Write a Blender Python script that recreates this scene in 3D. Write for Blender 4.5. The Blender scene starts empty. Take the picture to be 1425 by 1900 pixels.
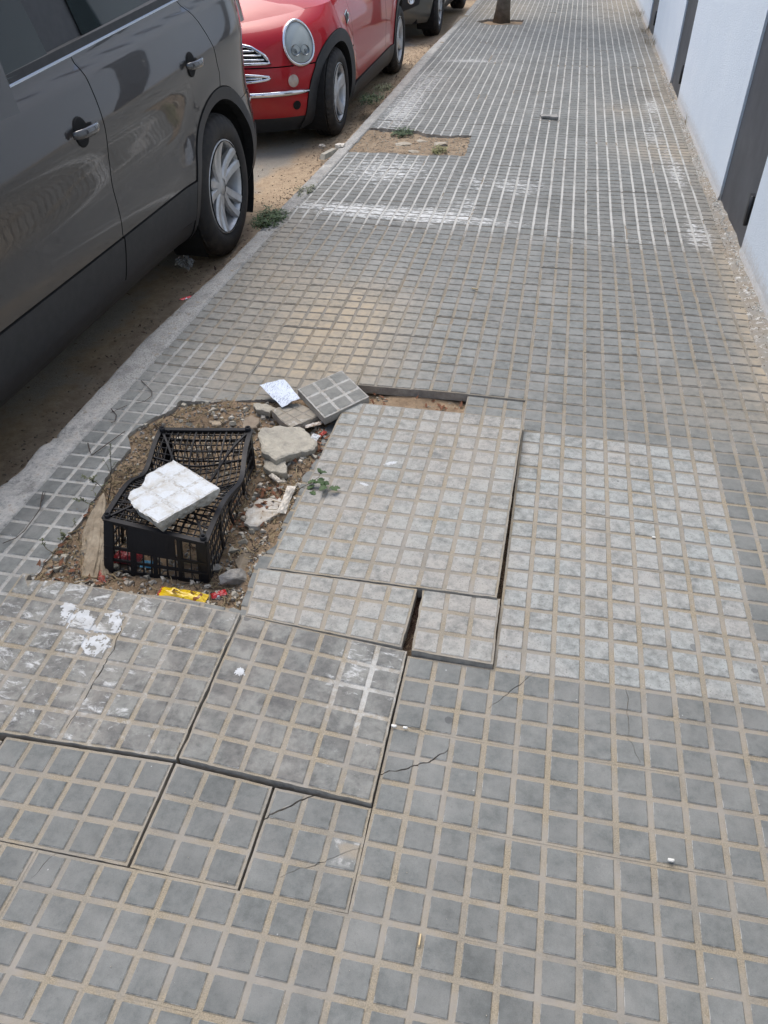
import bpy, bmesh, math, random
import numpy as np
from mathutils import Vector, Matrix, noise
random.seed(7); rng = np.random.default_rng(7)
SC = bpy.context.scene; COL = SC.collection
RD = -0.17                                       # road level; the pavement top is z = 0
# ------------------------------------------------------------------ camera
CF, CPITCH, CYAW, CROLL = 1445.0, .687, .204, .006
CAM = Vector((-.210, -1.185, 1.415))
_cy, _sy = math.cos(CYAW), math.sin(CYAW)
FW = Vector((-_sy*math.cos(CPITCH), _cy*math.cos(CPITCH), -math.sin(CPITCH)))
_r = Vector((_cy, _sy, 0)); _d = FW.cross(_r)
RT = math.cos(CROLL)*_r + math.sin(CROLL)*_d
DN = -math.sin(CROLL)*_r + math.cos(CROLL)*_d
cd = bpy.data.cameras.new('camera'); cam = bpy.data.objects.new('camera', cd); COL.objects.link(cam)
cd.sensor_fit = 'HORIZONTAL'; cd.sensor_width = 36; cd.lens = CF/1425*36; cd.clip_start = .05; cd.clip_end = 3000
cam.matrix_world = Matrix(((RT.x, -DN.x, -FW.x, CAM.x), (RT.y, -DN.y, -FW.y, CAM.y), (RT.z, -DN.z, -FW.z, CAM.z), (0, 0, 0, 1)))
SC.camera = cam
# ------------------------------------------------------------------ world, sun, exposure
SUN_EL, SUN_AZ = math.radians(66), math.radians(318)     # azimuth: from +Y clockwise, i.e. light from the street side
w = bpy.data.worlds.new('World'); SC.world = w; w.use_nodes = True
nt = w.node_tree; bg = nt.nodes['Background']; sky = nt.nodes.new('ShaderNodeTexSky'); sky.sky_type = 'NISHITA'
sky.sun_disc = False; sky.sun_elevation = SUN_EL; sky.sun_rotation = SUN_AZ; sky.air_density = 1.0; sky.dust_density = 3.0; sky.ozone_density = 1.0
nt.links.new(sky.outputs[0], bg.inputs[0]); bg.inputs[1].default_value = .15
sl = bpy.data.lights.new('sun', 'SUN'); sun = bpy.data.objects.new('sun', sl); COL.objects.link(sun)
sl.energy = 1.5; sl.angle = math.radians(48); sl.color = (1, .975, .94)
sdir = Vector((math.sin(SUN_AZ)*math.cos(SUN_EL), math.cos(SUN_AZ)*math.cos(SUN_EL), math.sin(SUN_EL)))
sun.rotation_euler = sdir.to_track_quat('Z', 'Y').to_euler()
SC.view_settings.view_transform = 'Standard'; SC.view_settings.look = 'None'; SC.view_settings.exposure = .58; SC.view_settings.gamma = 1
SC.render.film_transparent = False
# ------------------------------------------------------------------ helpers
def P(x, y, z=0.):
    """point of the world seen at photo pixel (x, y), at height z"""
    D = FW + (x-712.5)/CF*RT + (y-950)/CF*DN
    t = (z-CAM.z)/D.z
    return CAM + t*D
def tag(o, label=None, cat=None, group=None, kind=None):
    if label: o['label'] = label
    if cat: o['category'] = cat
    if group: o['group'] = group
    if kind: o['kind'] = kind
    return o
def empty(name, loc, label=None, cat=None, group=None):
    o = bpy.data.objects.new(name, None); COL.objects.link(o); o.location = loc; o.empty_display_size = .1
    bpy.context.view_layer.update() if False else None
    return tag(o, label, cat, group)
def link(name, me, mats, parent=None, loc=None):
    o = bpy.data.objects.new(name, me); COL.objects.link(o)
    for m in (mats if isinstance(mats, (list, tuple)) else [mats]): me.materials.append(m)
    if loc is not None: o.location = loc
    if parent is not None:
        o.parent = parent
    return o
class MB:
    """collects geometry, in the coordinates of its parent"""
    def __init__(s): s.v = []; s.f = []; s.m = []; s.sm = []
    def add(s, vs, fs, mi=0, smooth=False):
        b = len(s.v); s.v += [tuple(p) for p in vs]
        for f in fs: s.f.append([b+i for i in f]); s.m.append(mi); s.sm.append(smooth)
    def box(s, c, sz, R=None, mi=0, taper=1.0):
        vs = []
        for dz in (-1, 1):
            k = taper if dz > 0 else 1
            for dx, dy in ((-1, -1), (1, -1), (1, 1), (-1, 1)):
                p = Vector((dx*sz[0]/2*k, dy*sz[1]/2*k, dz*sz[2]/2))
                if R is not None: p = R @ p
                vs.append(Vector(c)+p)
        s.add(vs, [(0, 3, 2, 1), (4, 5, 6, 7), (0, 1, 5, 4), (1, 2, 6, 5), (2, 3, 7, 6), (3, 0, 4, 7)], mi)
    def sweep(s, pts, prof, mi=0, smooth=True, up=Vector((0, 0, 1)), scale=None, cap=True, closed=False):
        pts = [Vector(p) for p in pts]; n = len(pts); k = len(prof); vs = []
        for i, p in enumerate(pts):
            if closed: t = pts[(i+1) % n]-pts[i-1]
            else: t = pts[min(i+1, n-1)]-pts[max(i-1, 0)]
            if t.length < 1e-9: t = Vector((1, 0, 0))
            t.normalize(); u = up if not callable(up) else up(i)
            a = t.cross(u)
            if a.length < 1e-4: a = t.cross(Vector((1, 0, .1)))
            a.normalize(); b = a.cross(t); sc = scale[i] if scale else 1
            for (x, y) in prof: vs.append(p+a*x*sc+b*y*sc)
        fs = []
        for i in range(n if closed else n-1):
            j = (i+1) % n
            for q in range(k): fs.append((i*k+q, i*k+(q+1) % k, j*k+(q+1) % k, j*k+q))
        if cap and not closed: fs.append(tuple(range(k-1, -1, -1))); fs.append(tuple((n-1)*k+q for q in range(k)))
        s.add(vs, fs, mi, smooth)
    def tube(s, pts, r, seg=8, mi=0, scale=None, **k):
        s.sweep(pts, [(r*math.cos(2*math.pi*a/seg), r*math.sin(2*math.pi*a/seg)) for a in range(seg)], mi, True, scale=scale, **k)
    def lathe(s, prof, c, ax=Vector((0, 0, 1)), seg=32, mi=0, smooth=True, rad=None):
        ax = Vector(ax).normalized(); u = ax.orthogonal().normalized(); v = ax.cross(u); c = Vector(c); vs = []; n = len(prof)
        for a in range(seg):
            t = 2*math.pi*a/seg
            for i, (r, h) in enumerate(prof):
                rr = r if rad is None else rad(a, i, r)
                vs.append(c+ax*h+(u*math.cos(t)+v*math.sin(t))*rr)
        fs = [(a*n+i, ((a+1) % seg)*n+i, ((a+1) % seg)*n+i+1, a*n+i+1) for a in range(seg) for i in range(n-1)]
        s.add(vs, fs, mi, smooth)
    def prism(s, poly, z0, z1, mi=0):
        n = len(poly); vs = [(x, y, z0) for x, y in poly]+[(x, y, z1) for x, y in poly]
        s.add(vs, [tuple(range(n-1, -1, -1)), tuple(range(n, 2*n))]+[(i, (i+1) % n, n+(i+1) % n, n+i) for i in range(n)], mi)
    def mesh(s, name='m', fix=False):
        me = bpy.data.meshes.new(name); me.from_pydata(s.v, [], s.f)
        me.polygons.foreach_set('material_index', s.m); me.polygons.foreach_set('use_smooth', s.sm)
        if fix:
            bm = bmesh.new(); bm.from_mesh(me); bmesh.ops.remove_doubles(bm, verts=bm.verts, dist=1e-5)
            bmesh.ops.recalc_face_normals(bm, faces=bm.faces); bm.to_mesh(me); bm.free()
        me.update(); return me
    def build(s, name, mats, parent=None, loc=None, fix=True):
        if max(s.m) >= 1 and not isinstance(mats, (list, tuple)): mats = [mats, M_DARK]
        return link(name, s.mesh(name, fix), mats, parent, loc)
def rock_mesh(mb, c, size, seed, sub=3, rough=.35, flat=1.0, mi=0, rz=0, smooth=False):
    bm = bmesh.new(); bmesh.ops.create_icosphere(bm, subdivisions=sub, radius=1)
    off = Vector((seed*3.1, seed*1.7, seed*.9)); R = Matrix.Rotation(rz, 3, 'Z'); vs = []
    for v in bm.verts:
        p = v.co.copy(); k = 1+rough*noise.noise(p*1.3+off)+rough*.5*noise.noise(p*3.1+off)+rough*.2*noise.noise(p*8+off)
        p *= k
        for ax in range(3): p[ax] = max(-.82, min(.82, p[ax]))
        p = Vector((p.x*size[0], p.y*size[1], p.z*size[2]*flat)); vs.append(Vector(c)+R @ p)
    bm.verts.ensure_lookup_table(); mb.add(vs, [[v.index for v in f.verts] for f in bm.faces], mi, smooth); bm.free()
# ------------------------------------------------------------------ materials
def nodes(name):
    m = bpy.data.materials.new(name); m.use_nodes = True; return m, m.node_tree, m.node_tree.nodes['Principled BSDF']
class NT:
    def __init__(s, nt): s.nt = nt
    def n(s, t, **kw):
        x = s.nt.nodes.new(t)
        for k, v in kw.items():
            if k == 'inp':
                for a, b in v.items():
                    if hasattr(b, 'links'): s.nt.links.new(b, x.inputs[a])
                    else: x.inputs[a].default_value = b
            else: setattr(x, k, v)
        return x
    def noise(s, scale, detail=4, rough=.55, vec=None, dist=0.):
        x = s.n('ShaderNodeTexNoise', inp={'Scale': scale, 'Detail': detail, 'Roughness': rough, 'Distortion': dist})
        if vec is not None: s.nt.links.new(vec, x.inputs['Vector'])
        return x.outputs['Fac']
    def ramp(s, f, a, b, lo=0., hi=1.):
        return s.n('ShaderNodeMapRange', inp={0: f, 1: a, 2: b, 3: lo, 4: hi}).outputs[0]
    def mix(s, f, a, b, mode='MIX'):
        x = s.n('ShaderNodeMix', data_type='RGBA', blend_type=mode)
        for i, q in ((0, f), (6, a), (7, b)):
            if hasattr(q, 'links'): s.nt.links.new(q, x.inputs[i])
            else: x.inputs[i].default_value = q if i == 0 else (*q, 1) if len(q) == 3 else q
        return x.outputs[2]
    def math(s, op, a, b=0., clamp=False):
        x = s.n('ShaderNodeMath', operation=op, use_clamp=clamp)
        for i, q in ((0, a), (1, b)):
            if hasattr(q, 'links'): s.nt.links.new(q, x.inputs[i])
            else: x.inputs[i].default_value = q
        return x.outputs[0]
    def bump(s, h, strength, dist, normal=None):
        x = s.n('ShaderNodeBump', inp={'Height': h, 'Strength': strength, 'Distance': dist})
        if normal is not None: s.nt.links.new(normal, x.inputs['Normal'])
        return x.outputs[0]
def mat(name, c1, c2=None, rough=.8, scale=20., metal=0., coat=0., bump=0., bscale=80., bdist=.003, rough2=None, spec=.5, detail=5, coat_r=.03, lo=.35, hi=.65, sheen=0, trans=0.):
    m, t, b = nodes(name); N = NT(t); co = N.n('ShaderNodeTexCoord').outputs['Object']
    c2 = c2 or tuple(x*.8 for x in c1)
    f = N.ramp(N.noise(scale, detail, .6, co), lo, hi)
    t.links.new(N.mix(f, c1, c2), b.inputs['Base Color'])
    if rough2 is not None: t.links.new(N.ramp(f, 0, 1, rough, rough2), b.inputs['Roughness'])
    else: b.inputs['Roughness'].default_value = rough
    b.inputs['Metallic'].default_value = metal; b.inputs['Coat Weight'].default_value = coat; b.inputs['Coat Roughness'].default_value = coat_r
    b.inputs['Specular IOR Level'].default_value = spec
    if trans: b.inputs['Transmission Weight'].default_value = trans
    if bump: t.links.new(N.bump(N.noise(bscale, 6, .6, co), bump, bdist), b.inputs['Normal'])
    return m
def paving_material():
    m, t, b = nodes('concrete_paving'); N = NT(t); L = t.links.new
    co = N.n('ShaderNodeTexCoord').outputs['Object']
    A = N.n('ShaderNodeSeparateColor', inp={0: N.n('ShaderNodeAttribute', attribute_name='pa').outputs['Color']}).outputs   # pad, tile tone, dust
    B = N.n('ShaderNodeSeparateColor', inp={0: N.n('ShaderNodeAttribute', attribute_name='pb').outputs['Color']}).outputs   # joint whiteness, lime, sand
    n1 = N.noise(9, 6, .65, co); n2 = N.noise(45, 6, .7, co); n3 = N.noise(420, 4, .7, co); n4 = N.noise(3.1, 4, .6, co); n5 = N.noise(1400, 3, .6, co)
    pad = N.mix(N.ramp(n2, .36, .64), (.128, .136, .130), (.172, .180, .172))
    pad = N.mix(N.ramp(n1, .42, .68), pad, (.205, .208, .196))
    tone = N.math('ADD', .72, N.math('MULTIPLY', A[1], .56))
    pad = N.mix(1., pad, N.n('ShaderNodeCombineColor', inp={0: tone, 1: tone, 2: tone}).outputs[0], 'MULTIPLY')
    fine = N.ramp(N.noise(700, 3, .7, co), .3, .7, .86, 1.14); pad = N.mix(1., pad, N.n('ShaderNodeCombineColor', inp={0: fine, 1: fine, 2: fine}).outputs[0], 'MULTIPLY')
    scr = N.noise(60, 7, .8, N.n('ShaderNodeMapping', inp={0: co, 2: (0, 0, .5), 3: (1, 5, 1)}).outputs[0], .5); pad = N.mix(N.ramp(scr, .66, .74, 0, .4), pad, (.36, .36, .345))
    BK = N.n('ShaderNodeAttribute', attribute_name='pa').outputs['Alpha']; nb = N.noise(15, 6, .7, co, .3)
    pad = N.mix(N.math('MULTIPLY', BK, N.ramp(nb, .44, .55), True), pad, (.070, .073, .076))
    pad = N.mix(N.math('MULTIPLY', N.ramp(N.noise(150, 5, .8, co), .58, .68), .45), pad, (.085, .085, .08))
    big = N.ramp(N.noise(1.7, 5, .65, co), .35, .65, .84, 1.12); pad = N.mix(1., pad, N.n('ShaderNodeCombineColor', inp={0: big, 1: big, 2: big}).outputs[0], 'MULTIPLY')
    # film of dust worn on and off
    df = N.math('MULTIPLY', A[2], N.ramp(N.math('ADD', n2, N.math('MULTIPLY', n1, .5)), .55, .85, .2, 1.05), True)
    dustc = N.mix(N.ramp(n4, .4, .6), (.345, .362, .348), (.36, .35, .325))
    pad = N.mix(df, pad, dustc)
    pits = N.ramp(N.noise(240, 2, .5, co), .60, .68)
    pad = N.mix(N.math('MULTIPLY', pits, N.math('MULTIPLY', A[2], .75)), pad, (.15, .145, .14))
    # sand blown over
    sf = N.math('MULTIPLY', B[2], N.ramp(N.math('ADD', N.math('MULTIPLY', n2, .6), N.math('MULTIPLY', n1, .6)), .42, .75, .25, 1.), True)
    pad = N.mix(sf, pad, (.40, .325, .225))
    # lime bloom, in broken streaks
    st = N.noise(26, 7, .75, N.n('ShaderNodeMapping', inp={0: co, 3: (1, 1.8, 1)}).outputs[0], .6)
    lf = N.ramp(N.math('ADD', st, N.math('MULTIPLY', B[1], .34)), .72, .88)
    lf = N.math('MULTIPLY', lf, N.ramp(B[1], .02, .2), True)
    pad = N.mix(N.math('MULTIPLY', lf, .9), pad, (.62, .63, .62))
    # gum and oil spots
    vo = N.n('ShaderNodeTexVoronoi', inp={'Vector': co, 'Scale': 7.5, 'Randomness': 1.})
    rs = N.n('ShaderNodeSeparateColor', inp={0: vo.outputs['Color']}).outputs
    rad = N.math('MULTIPLY', N.ramp(rs[0], .66, 1., 0., .11), N.ramp(n2, .2, .8, .6, 1.3))
    spot = N.math('LESS_THAN', vo.outputs['Distance'], rad)
    pad = N.mix(N.math('MULTIPLY', spot, .6), pad, (.07, .07, .072))
    vo2 = N.n('ShaderNodeTexVoronoi', inp={'Vector': co, 'Scale': 38., 'Randomness': 1.})
    rs2 = N.n('ShaderNodeSeparateColor', inp={0: vo2.outputs['Color']}).outputs
    sp2 = N.math('LESS_THAN', vo2.outputs['Distance'], N.ramp(rs2[1], .8, 1., 0., .07))
    pad = N.mix(N.math('MULTIPLY', sp2, .6), pad, (.5, .5, .49))
    # joints
    sand = N.mix(N.ramp(n3, .35, .65), (.205, .175, .125), (.36, .31, .23))
    sand = N.mix(N.ramp(n1, .4, .62), sand, (.29, .268, .232))
    wht = N.mix(N.ramp(n3, .3, .7), (.34, .335, .315), (.52, .52, .495))
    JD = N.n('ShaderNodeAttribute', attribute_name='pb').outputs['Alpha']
    jt = N.mix(N.ramp(N.math('ADD', B[0], N.math('MULTIPLY', N.math('SUBTRACT', n2, .5), 1.1)), .35, .65), sand, wht)
    fade = N.ramp(N.noise(5.5, 6, .7, co), .48, .66, 0, .6)
    jt = N.mix(fade, jt, N.mix(N.ramp(n3, .3, .7), (.15, .145, .128), (.235, .225, .2)))
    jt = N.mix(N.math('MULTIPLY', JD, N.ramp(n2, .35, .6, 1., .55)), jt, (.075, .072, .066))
    pm = N.ramp(N.math('ADD', A[0], N.math('MULTIPLY', N.math('SUBTRACT', n3, .5), .55)), .38, .62)
    # pale rubbed arris
    ed = N.math('MULTIPLY', N.ramp(A[0], .25, .6), N.ramp(A[0], .98, .7))
    pad = N.mix(N.math('MULTIPLY', ed, N.ramp(n2, .46, .58, 0., .75)), pad, (.46, .455, .43))
    L(N.mix(pm, jt, pad), b.inputs['Base Color'])
    b.inputs['Roughness'].default_value = .82; b.inputs['Specular IOR Level'].default_value = .35
    h = N.math('ADD', N.math('MULTIPLY', n5, .35), N.math('MULTIPLY', n3, N.ramp(pm, 0, 1, 1.6, .35)))
    L(N.bump(h, .5, .0016), b.inputs['Normal'])
    return m
M_PAV = paving_material()
M_RAW = mat('broken_concrete', (.40, .37, .32), (.27, .25, .22), .95, 30, bump=.9, bscale=90, bdist=.006)
def soil_material(name, c1, c2, c3):
    m, t, b = nodes(name); N = NT(t); co = N.n('ShaderNodeTexCoord').outputs['Object']
    n1 = N.noise(7, 6, .65, co); n2 = N.noise(60, 6, .7, co); n3 = N.noise(350, 4, .7, co)
    c = N.mix(N.ramp(n1, .38, .62), c1, c2); c = N.mix(N.ramp(n2, .5, .75, 0, .8), c, c3)
    t.links.new(N.mix(N.ramp(n3, .55, .8, 0, .5), c, tuple(x*1.6 for x in c1)), b.inputs['Base Color'])
    b.inputs['Roughness'].default_value = .95; b.inputs['Specular IOR Level'].default_value = .2
    t.links.new(N.bump(N.math('ADD', n3, N.math('MULTIPLY', n2, 2.)), .8, .006), b.inputs['Normal']); return m
M_SOIL = soil_material('earth', (.36, .27, .18), (.25, .18, .118), (.13, .095, .065))
M_SAND = soil_material('sandy_earth', (.34, .265, .185), (.25, .19, .13), (.17, .125, .085))
# ------------------------------------------------------------------ paving geometry
SQ = 1/15; GR = .0049; CH = .0024; DEP = .0032
def blob(x, y, cx, cy, rx, ry): return np.exp(-(((x-cx)/rx)**2+((y-cy)/ry)**2))
def zones(x, y):
    """what lies on the paving, by place: dust, joint whiteness, lime, sand"""
    x = np.asarray(x, float); y = np.asarray(y, float)
    inb = lambda a, b, s: 1/(1+np.exp(-(a-b)/s))
    lz = ((x > -.2) & (x < .4) & (y > 0) & (y < 1.0)) | ((x >= .4) & (x < .6) & (y > 0) & (y < .2))
    dust = np.where(lz, .85, .06)+.25*inb(y, 3.2, .5)*0
    dust = dust+.30*((y > 0) & (y < 2.9) & (x < .0) & ~lz)*blob(x, y, -1.1, 1.9, 1., 1.2)
    farw = inb(y, 2.75, .05)
    white = .12+.62*farw*(1-.3*inb(y, 9, 1.))+.12*inb(y, 1.3, .3)*(1-farw)+.5*((x < -1.3) & (y < 1.4))
    lime = .95*blob(x, y, -1.15, 3.0, .55, .12)+.7*blob(x, y, -.5, 2.93, .6, .07)+.8*blob(x, y, -.40, 3.6, .28, .25)+.45*blob(x, y, -.55, 3.2, .25, .15)+.6*blob(x, y, -1.2, 3.75, .35, .35)
    lime = lime+.9*blob(x, y, .56, 3.0, .10, .3)+.9*blob(x, y, .53, 4.0, .08, .5)+.7*blob(x, y, .45, 4.9, .12, .5)+.9*blob(x, y, .50, 5.8, .1, .45)+.6*blob(x, y, .45, 7.9, .12, .5)+.5*blob(x, y, .22, 2.85, .25, .1)
    lime = lime+.7*blob(x, y, -1.4, 5.4, .18, .9)+.7*blob(x, y, -1.1, 7.45, .35, .1)+.5*blob(x, y, .62, 2.2, .05, .4)+.35*blob(x, y, -1.35, 6.6, .2, .6)+.25*farw*(x < -.6)
    lime = lime+.3*blob(x, y, .5, .1, .15, .2)+.25*blob(x, y, .55, -.15, .2, .1)
    sand = 1.1*blob(x, y, -.98, 1.75, .24, .30)+1.*blob(x, y, -.95, 1.35, .24, .26)+.5*blob(x, y, -1.28, 1.3, .2, .25)+.5*blob(x, y, -1.35, 2.0, .22, .35)
    sand = sand+1.1*blob(x, y, .68, 1.65, .09, .45)+.75*blob(x, y, .66, 2.5, .08, .6)+.5*blob(x, y, .45, 4.5, .25, .3)+.4*blob(x, y, .3, 5.6, .2, .25)+.55*blob(x, y, .62, 6.5, .14, 3.)+.7*blob(x, y, .45, 12., .35, 1.8)+.3*blob(x, y, .5, 1.3, .25, .25)+.3*blob(x, y, .62, .5, .1, .4)
    sand = sand+.6*blob(x, y, -1.15, 11.2, .5, 1.2)+.35*blob(x, y, -1.5, 2.6, .08, .6)
    return np.clip(dust, 0, 1), np.clip(white, 0, 1), np.clip(lime, 0, 1), np.clip(sand, 0, 1)
def axis(n, pitch):
    c = [0.]; h = [0]
    for i in range(n):
        a = i*pitch; c += [a+GR, a+GR+CH, a+pitch-GR-CH, a+pitch-GR]; h += [0, 1, 1, 0]
    return np.array(c+[n*pitch]), np.array(h+[0])
def tile_block(nx, ny, fmap, thick=.034, zone=None, black=.08, jitter=0, tone=None, dep=DEP, arr=None):
    """closed block of nx x ny squares; fmap(u, v, z) -> world, with u, v in metres over the block"""
    cu, hu = axis(nx, SQ); cv, hv = axis(ny, SQ)
    UU, VV = np.meshgrid(cu, cv, indexing='ij'); HU, HV = np.meshgrid(hu, hv, indexing='ij'); H = HU*HV
    z = np.where(H > 0, 0., -dep)
    X, Y, Z = fmap(UU, VV, z)
    a, b = UU.shape; top = np.stack([X, Y, Z], -1).reshape(-1, 3)
    idx = np.arange(a*b).reshape(a, b)
    fs = np.stack([idx[:-1, :-1], idx[1:, :-1], idx[1:, 1:], idx[:-1, 1:]], -1).reshape(-1, 4)
    loop = list(idx[:, 0])+list(idx[-1, 1:])+list(idx[-2::-1, -1])+list(idx[0, -2:0:-1])
    n = a*b; m = len(loop)
    Xb, Yb, Zb = fmap(UU, VV, np.full_like(z, -thick)); bot = np.stack([Xb, Yb, Zb], -1).reshape(-1, 3)[loop]
    v = np.concatenate([top, bot])
    sides = [(loop[i], n+i, n+(i+1) % m, loop[(i+1) % m]) for i in range(m)]
    pads = H.reshape(-1).astype(float); lw = (HU == 0).reshape(-1)
    dust, white, lime, sand = zones(top[:, 0], top[:, 1])
    if zone: dust, white, lime, sand = zone(top[:, 0], top[:, 1], UU.reshape(-1), VV.reshape(-1), (dust, white, lime, sand))
    white = np.where(lw, white, np.where(top[:, 1] > 1.2, white*.35, white))
    tn = np.full(len(top), random.uniform(.38, .62) if tone is None else tone)
    iu = np.minimum((UU/SQ-1e-6).astype(int), nx-1).reshape(-1); iv = np.minimum((VV/SQ-1e-6).astype(int), ny-1).reshape(-1)
    pj = rng.uniform(-.07, .07, (nx, ny)); tn = tn+pj[iu, iv]
    jd = np.where(lw, .30*np.clip((top[:, 1]-.7)/.5, 0, 1)*(top[:, 1] < 2.85), np.clip((top[:, 1]-.7)/.9, 0, 1)*.85)*(1-pads)  # far cross joints darkened, painting in the shade of their grooves
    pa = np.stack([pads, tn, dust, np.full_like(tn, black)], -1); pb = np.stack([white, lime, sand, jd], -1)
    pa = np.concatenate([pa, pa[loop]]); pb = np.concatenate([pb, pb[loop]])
    return v, fs, sides, pa, pb, loop, n
def blocks_mesh(name, blocks, bottom=False):
    """joins blocks into one mesh with the two colour attributes"""
    V = []; F4 = []; PA = []; PB = []; mi = []; off = 0; ngons = []
    for (v, fs, sides, pa, pb, loop, n) in blocks:
        V.append(v); F4.append(fs+off); F4.append(np.array(sides)+off)
        mi += [0]*len(fs)+[1]*len(sides); PA.append(pa); PB.append(pb)
        if bottom: ngons.append([n+off+i for i in range(len(loop)-1, -1, -1)])
        off += len(v)
    V = np.concatenate(V); F4 = np.concatenate(F4); PA = np.concatenate(PA); PB = np.concatenate(PB)
    me = bpy.data.meshes.new(name)
    if ngons:
        me.from_pydata(V.tolist(), [], F4.tolist()+ngons); mi += [1]*len(ngons)
    else:
        me.vertices.add(len(V)); me.vertices.foreach_set('co', V.reshape(-1)); me.loops.add(F4.size); me.loops.foreach_set('vertex_index', F4.reshape(-1).astype(np.int32))
        me.polygons.add(len(F4)); me.polygons.foreach_set('loop_start', np.arange(0, F4.size, 4, dtype=np.int32)); me.polygons.foreach_set('loop_total', np.full(len(F4), 4, dtype=np.int32))
        me.update(calc_edges=True)
    me.polygons.foreach_set('material_index', mi)
    for nm, d in (('pa', PA), ('pb', PB)):
        a = me.color_attributes.new(nm, 'FLOAT_COLOR', 'POINT'); a.data.foreach_set('color', d.astype(np.float32).reshape(-1))
    me.polygons.foreach_set('use_smooth', [False]*len(me.polygons)); me.validate(); me.update()
    if ngons:
        bm = bmesh.new(); bm.from_mesh(me); bmesh.ops.recalc_face_normals(bm, faces=bm.faces); bm.to_mesh(me); bm.free()
    return me
def boolean(o, cutters, op='DIFFERENCE'):
    """subtracts the cutters; new corners take the paving attributes of the nearest old one"""
    old = o.data; n = len(old.vertices); co = np.zeros(n*3); old.vertices.foreach_get('co', co); co = co.reshape(-1, 3)
    at = {}
    for k in ('pa', 'pb'): d = np.zeros(n*4); old.color_attributes[k].data.foreach_get('color', d); at[k] = d.reshape(-1, 4)
    for c in cutters:
        md = o.modifiers.new('b', 'BOOLEAN'); md.object = c; md.operation = op; md.solver = 'EXACT'
    dg = bpy.context.evaluated_depsgraph_get(); dg.update()
    me = bpy.data.meshes.new_from_object(o.evaluated_get(dg)); o.modifiers.clear(); o.data = me
    m = len(me.vertices); c2 = np.zeros(m*3); me.vertices.foreach_get('co', c2); c2 = c2.reshape(-1, 3)
    if m == 0: return o
    idx = np.concatenate([np.argmin(((c2[i:i+200, None, :]-co[None])**2).sum(-1), 1) for i in range(0, m, 200)])
    for k in ('pa', 'pb'):
        if k in me.color_attributes: me.color_attributes.remove(me.color_attributes[k])
        a = me.color_attributes.new(k, 'FLOAT_COLOR', 'POINT'); a.data.foreach_set('color', at[k][idx].astype(np.float32).reshape(-1))
    return o
def jag(poly, step=.02, amp=.006, seed=0, closed=True):
    out = []; n = len(poly)
    for i in range(n if closed else n-1):
        a = Vector(poly[i]); b = Vector(poly[(i+1) % n]); L = (b-a).length; k = max(1, int(L/step)); nn = Vector((-(b-a).y, (b-a).x))/max(L, 1e-6)
        for j in range(k):
            p = a+(b-a)*j/k; q = noise.noise(Vector((p.x*28+seed, p.y*28, seed)))+.5*noise.noise(Vector((p.x*80+seed, p.y*80, seed)))
            out.append(p+nn*amp*q*(1 if j else .3))
    if not closed: out.append(Vector(poly[-1]))
    return [(p.x, p.y) for p in out]
def cutter(poly, z0=-.2, z1=.4):
    mb = MB(); mb.prism(poly, z0, z1); mb.m = [1]*len(mb.m); o = mb.build('cutter', [M_PAV, M_RAW]); return o
def xy(*pix, z=0.): return [tuple(P(a, b, z)[:2]) for a, b in pix]
HOLE = xy((52, 1087), (100, 1020), (150, 965), (180, 915), (205, 872), (243, 832), (236, 806), (285, 775), (318, 760), (335, 742), (390, 744), (450, 740), (545, 737), (600, 737), (642, 742),
          (600, 800), (587, 850), (560, 885), (547, 930), (527, 965), (512, 1010), (482, 1035), (462, 1080), (452, 1112), (447, 1134), (400, 1122), (330, 1108), (250, 1101), (180, 1098), (110, 1087))
HOLEJ = jag(HOLE, .014, .006, 3)
TOPHOLE = [(-.790, .98), (-.405, .98), (-.4035, 1.192), (-.6, 1.194), (-.765, 1.196)]
PIT2 = jag(xy((655, 243), (690, 237), (775, 241), (790, 247), (840, 250), (875, 249), (862, 289), (770, 287), (716, 283), (640, 281), (622, 283), (628, 262)), .04, .014, 5)
PIT3 = xy((884, 41), (905, 36), (972, 37), (968, 46), (910, 47))
def inside(p, poly):
    x, y = p; c = False; n = len(poly)
    for i in range(n):
        (x1, y1), (x2, y2) = poly[i], poly[(i+1) % n]
        if (y1 > y) != (y2 > y) and x < (x2-x1)*(y-y1)/(y2-y1)+x1: c = not c
    return c
def kerb_in(y): return float(np.interp(y, [-2, .2, .63, 1.1, 1.8, 2.5, 3.0, 4.2, 5.7, 8.9, 10.4, 30], [-1.60, -1.592, -1.590, -1.580, -1.575, -1.556, -1.549, -1.537, -1.513, -1.507, -1.485, -1.47]))
def und(x, y):
    return .0035*np.sin(x*2.3+1.1)*np.sin(y*1.7)+.003*np.sin(x*5.1+y*3.3)+.010*np.exp(-((y-2.93)/.10)**2)*(x < .2)+.012*np.exp(-(((x+.27)/.15)**2+((y-5.33)/.05)**2))+.010/(1+np.exp(-(y-7.43)/.004))*np.exp(-np.maximum(y-7.43, 0)/.8)*(x > -.9)
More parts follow.
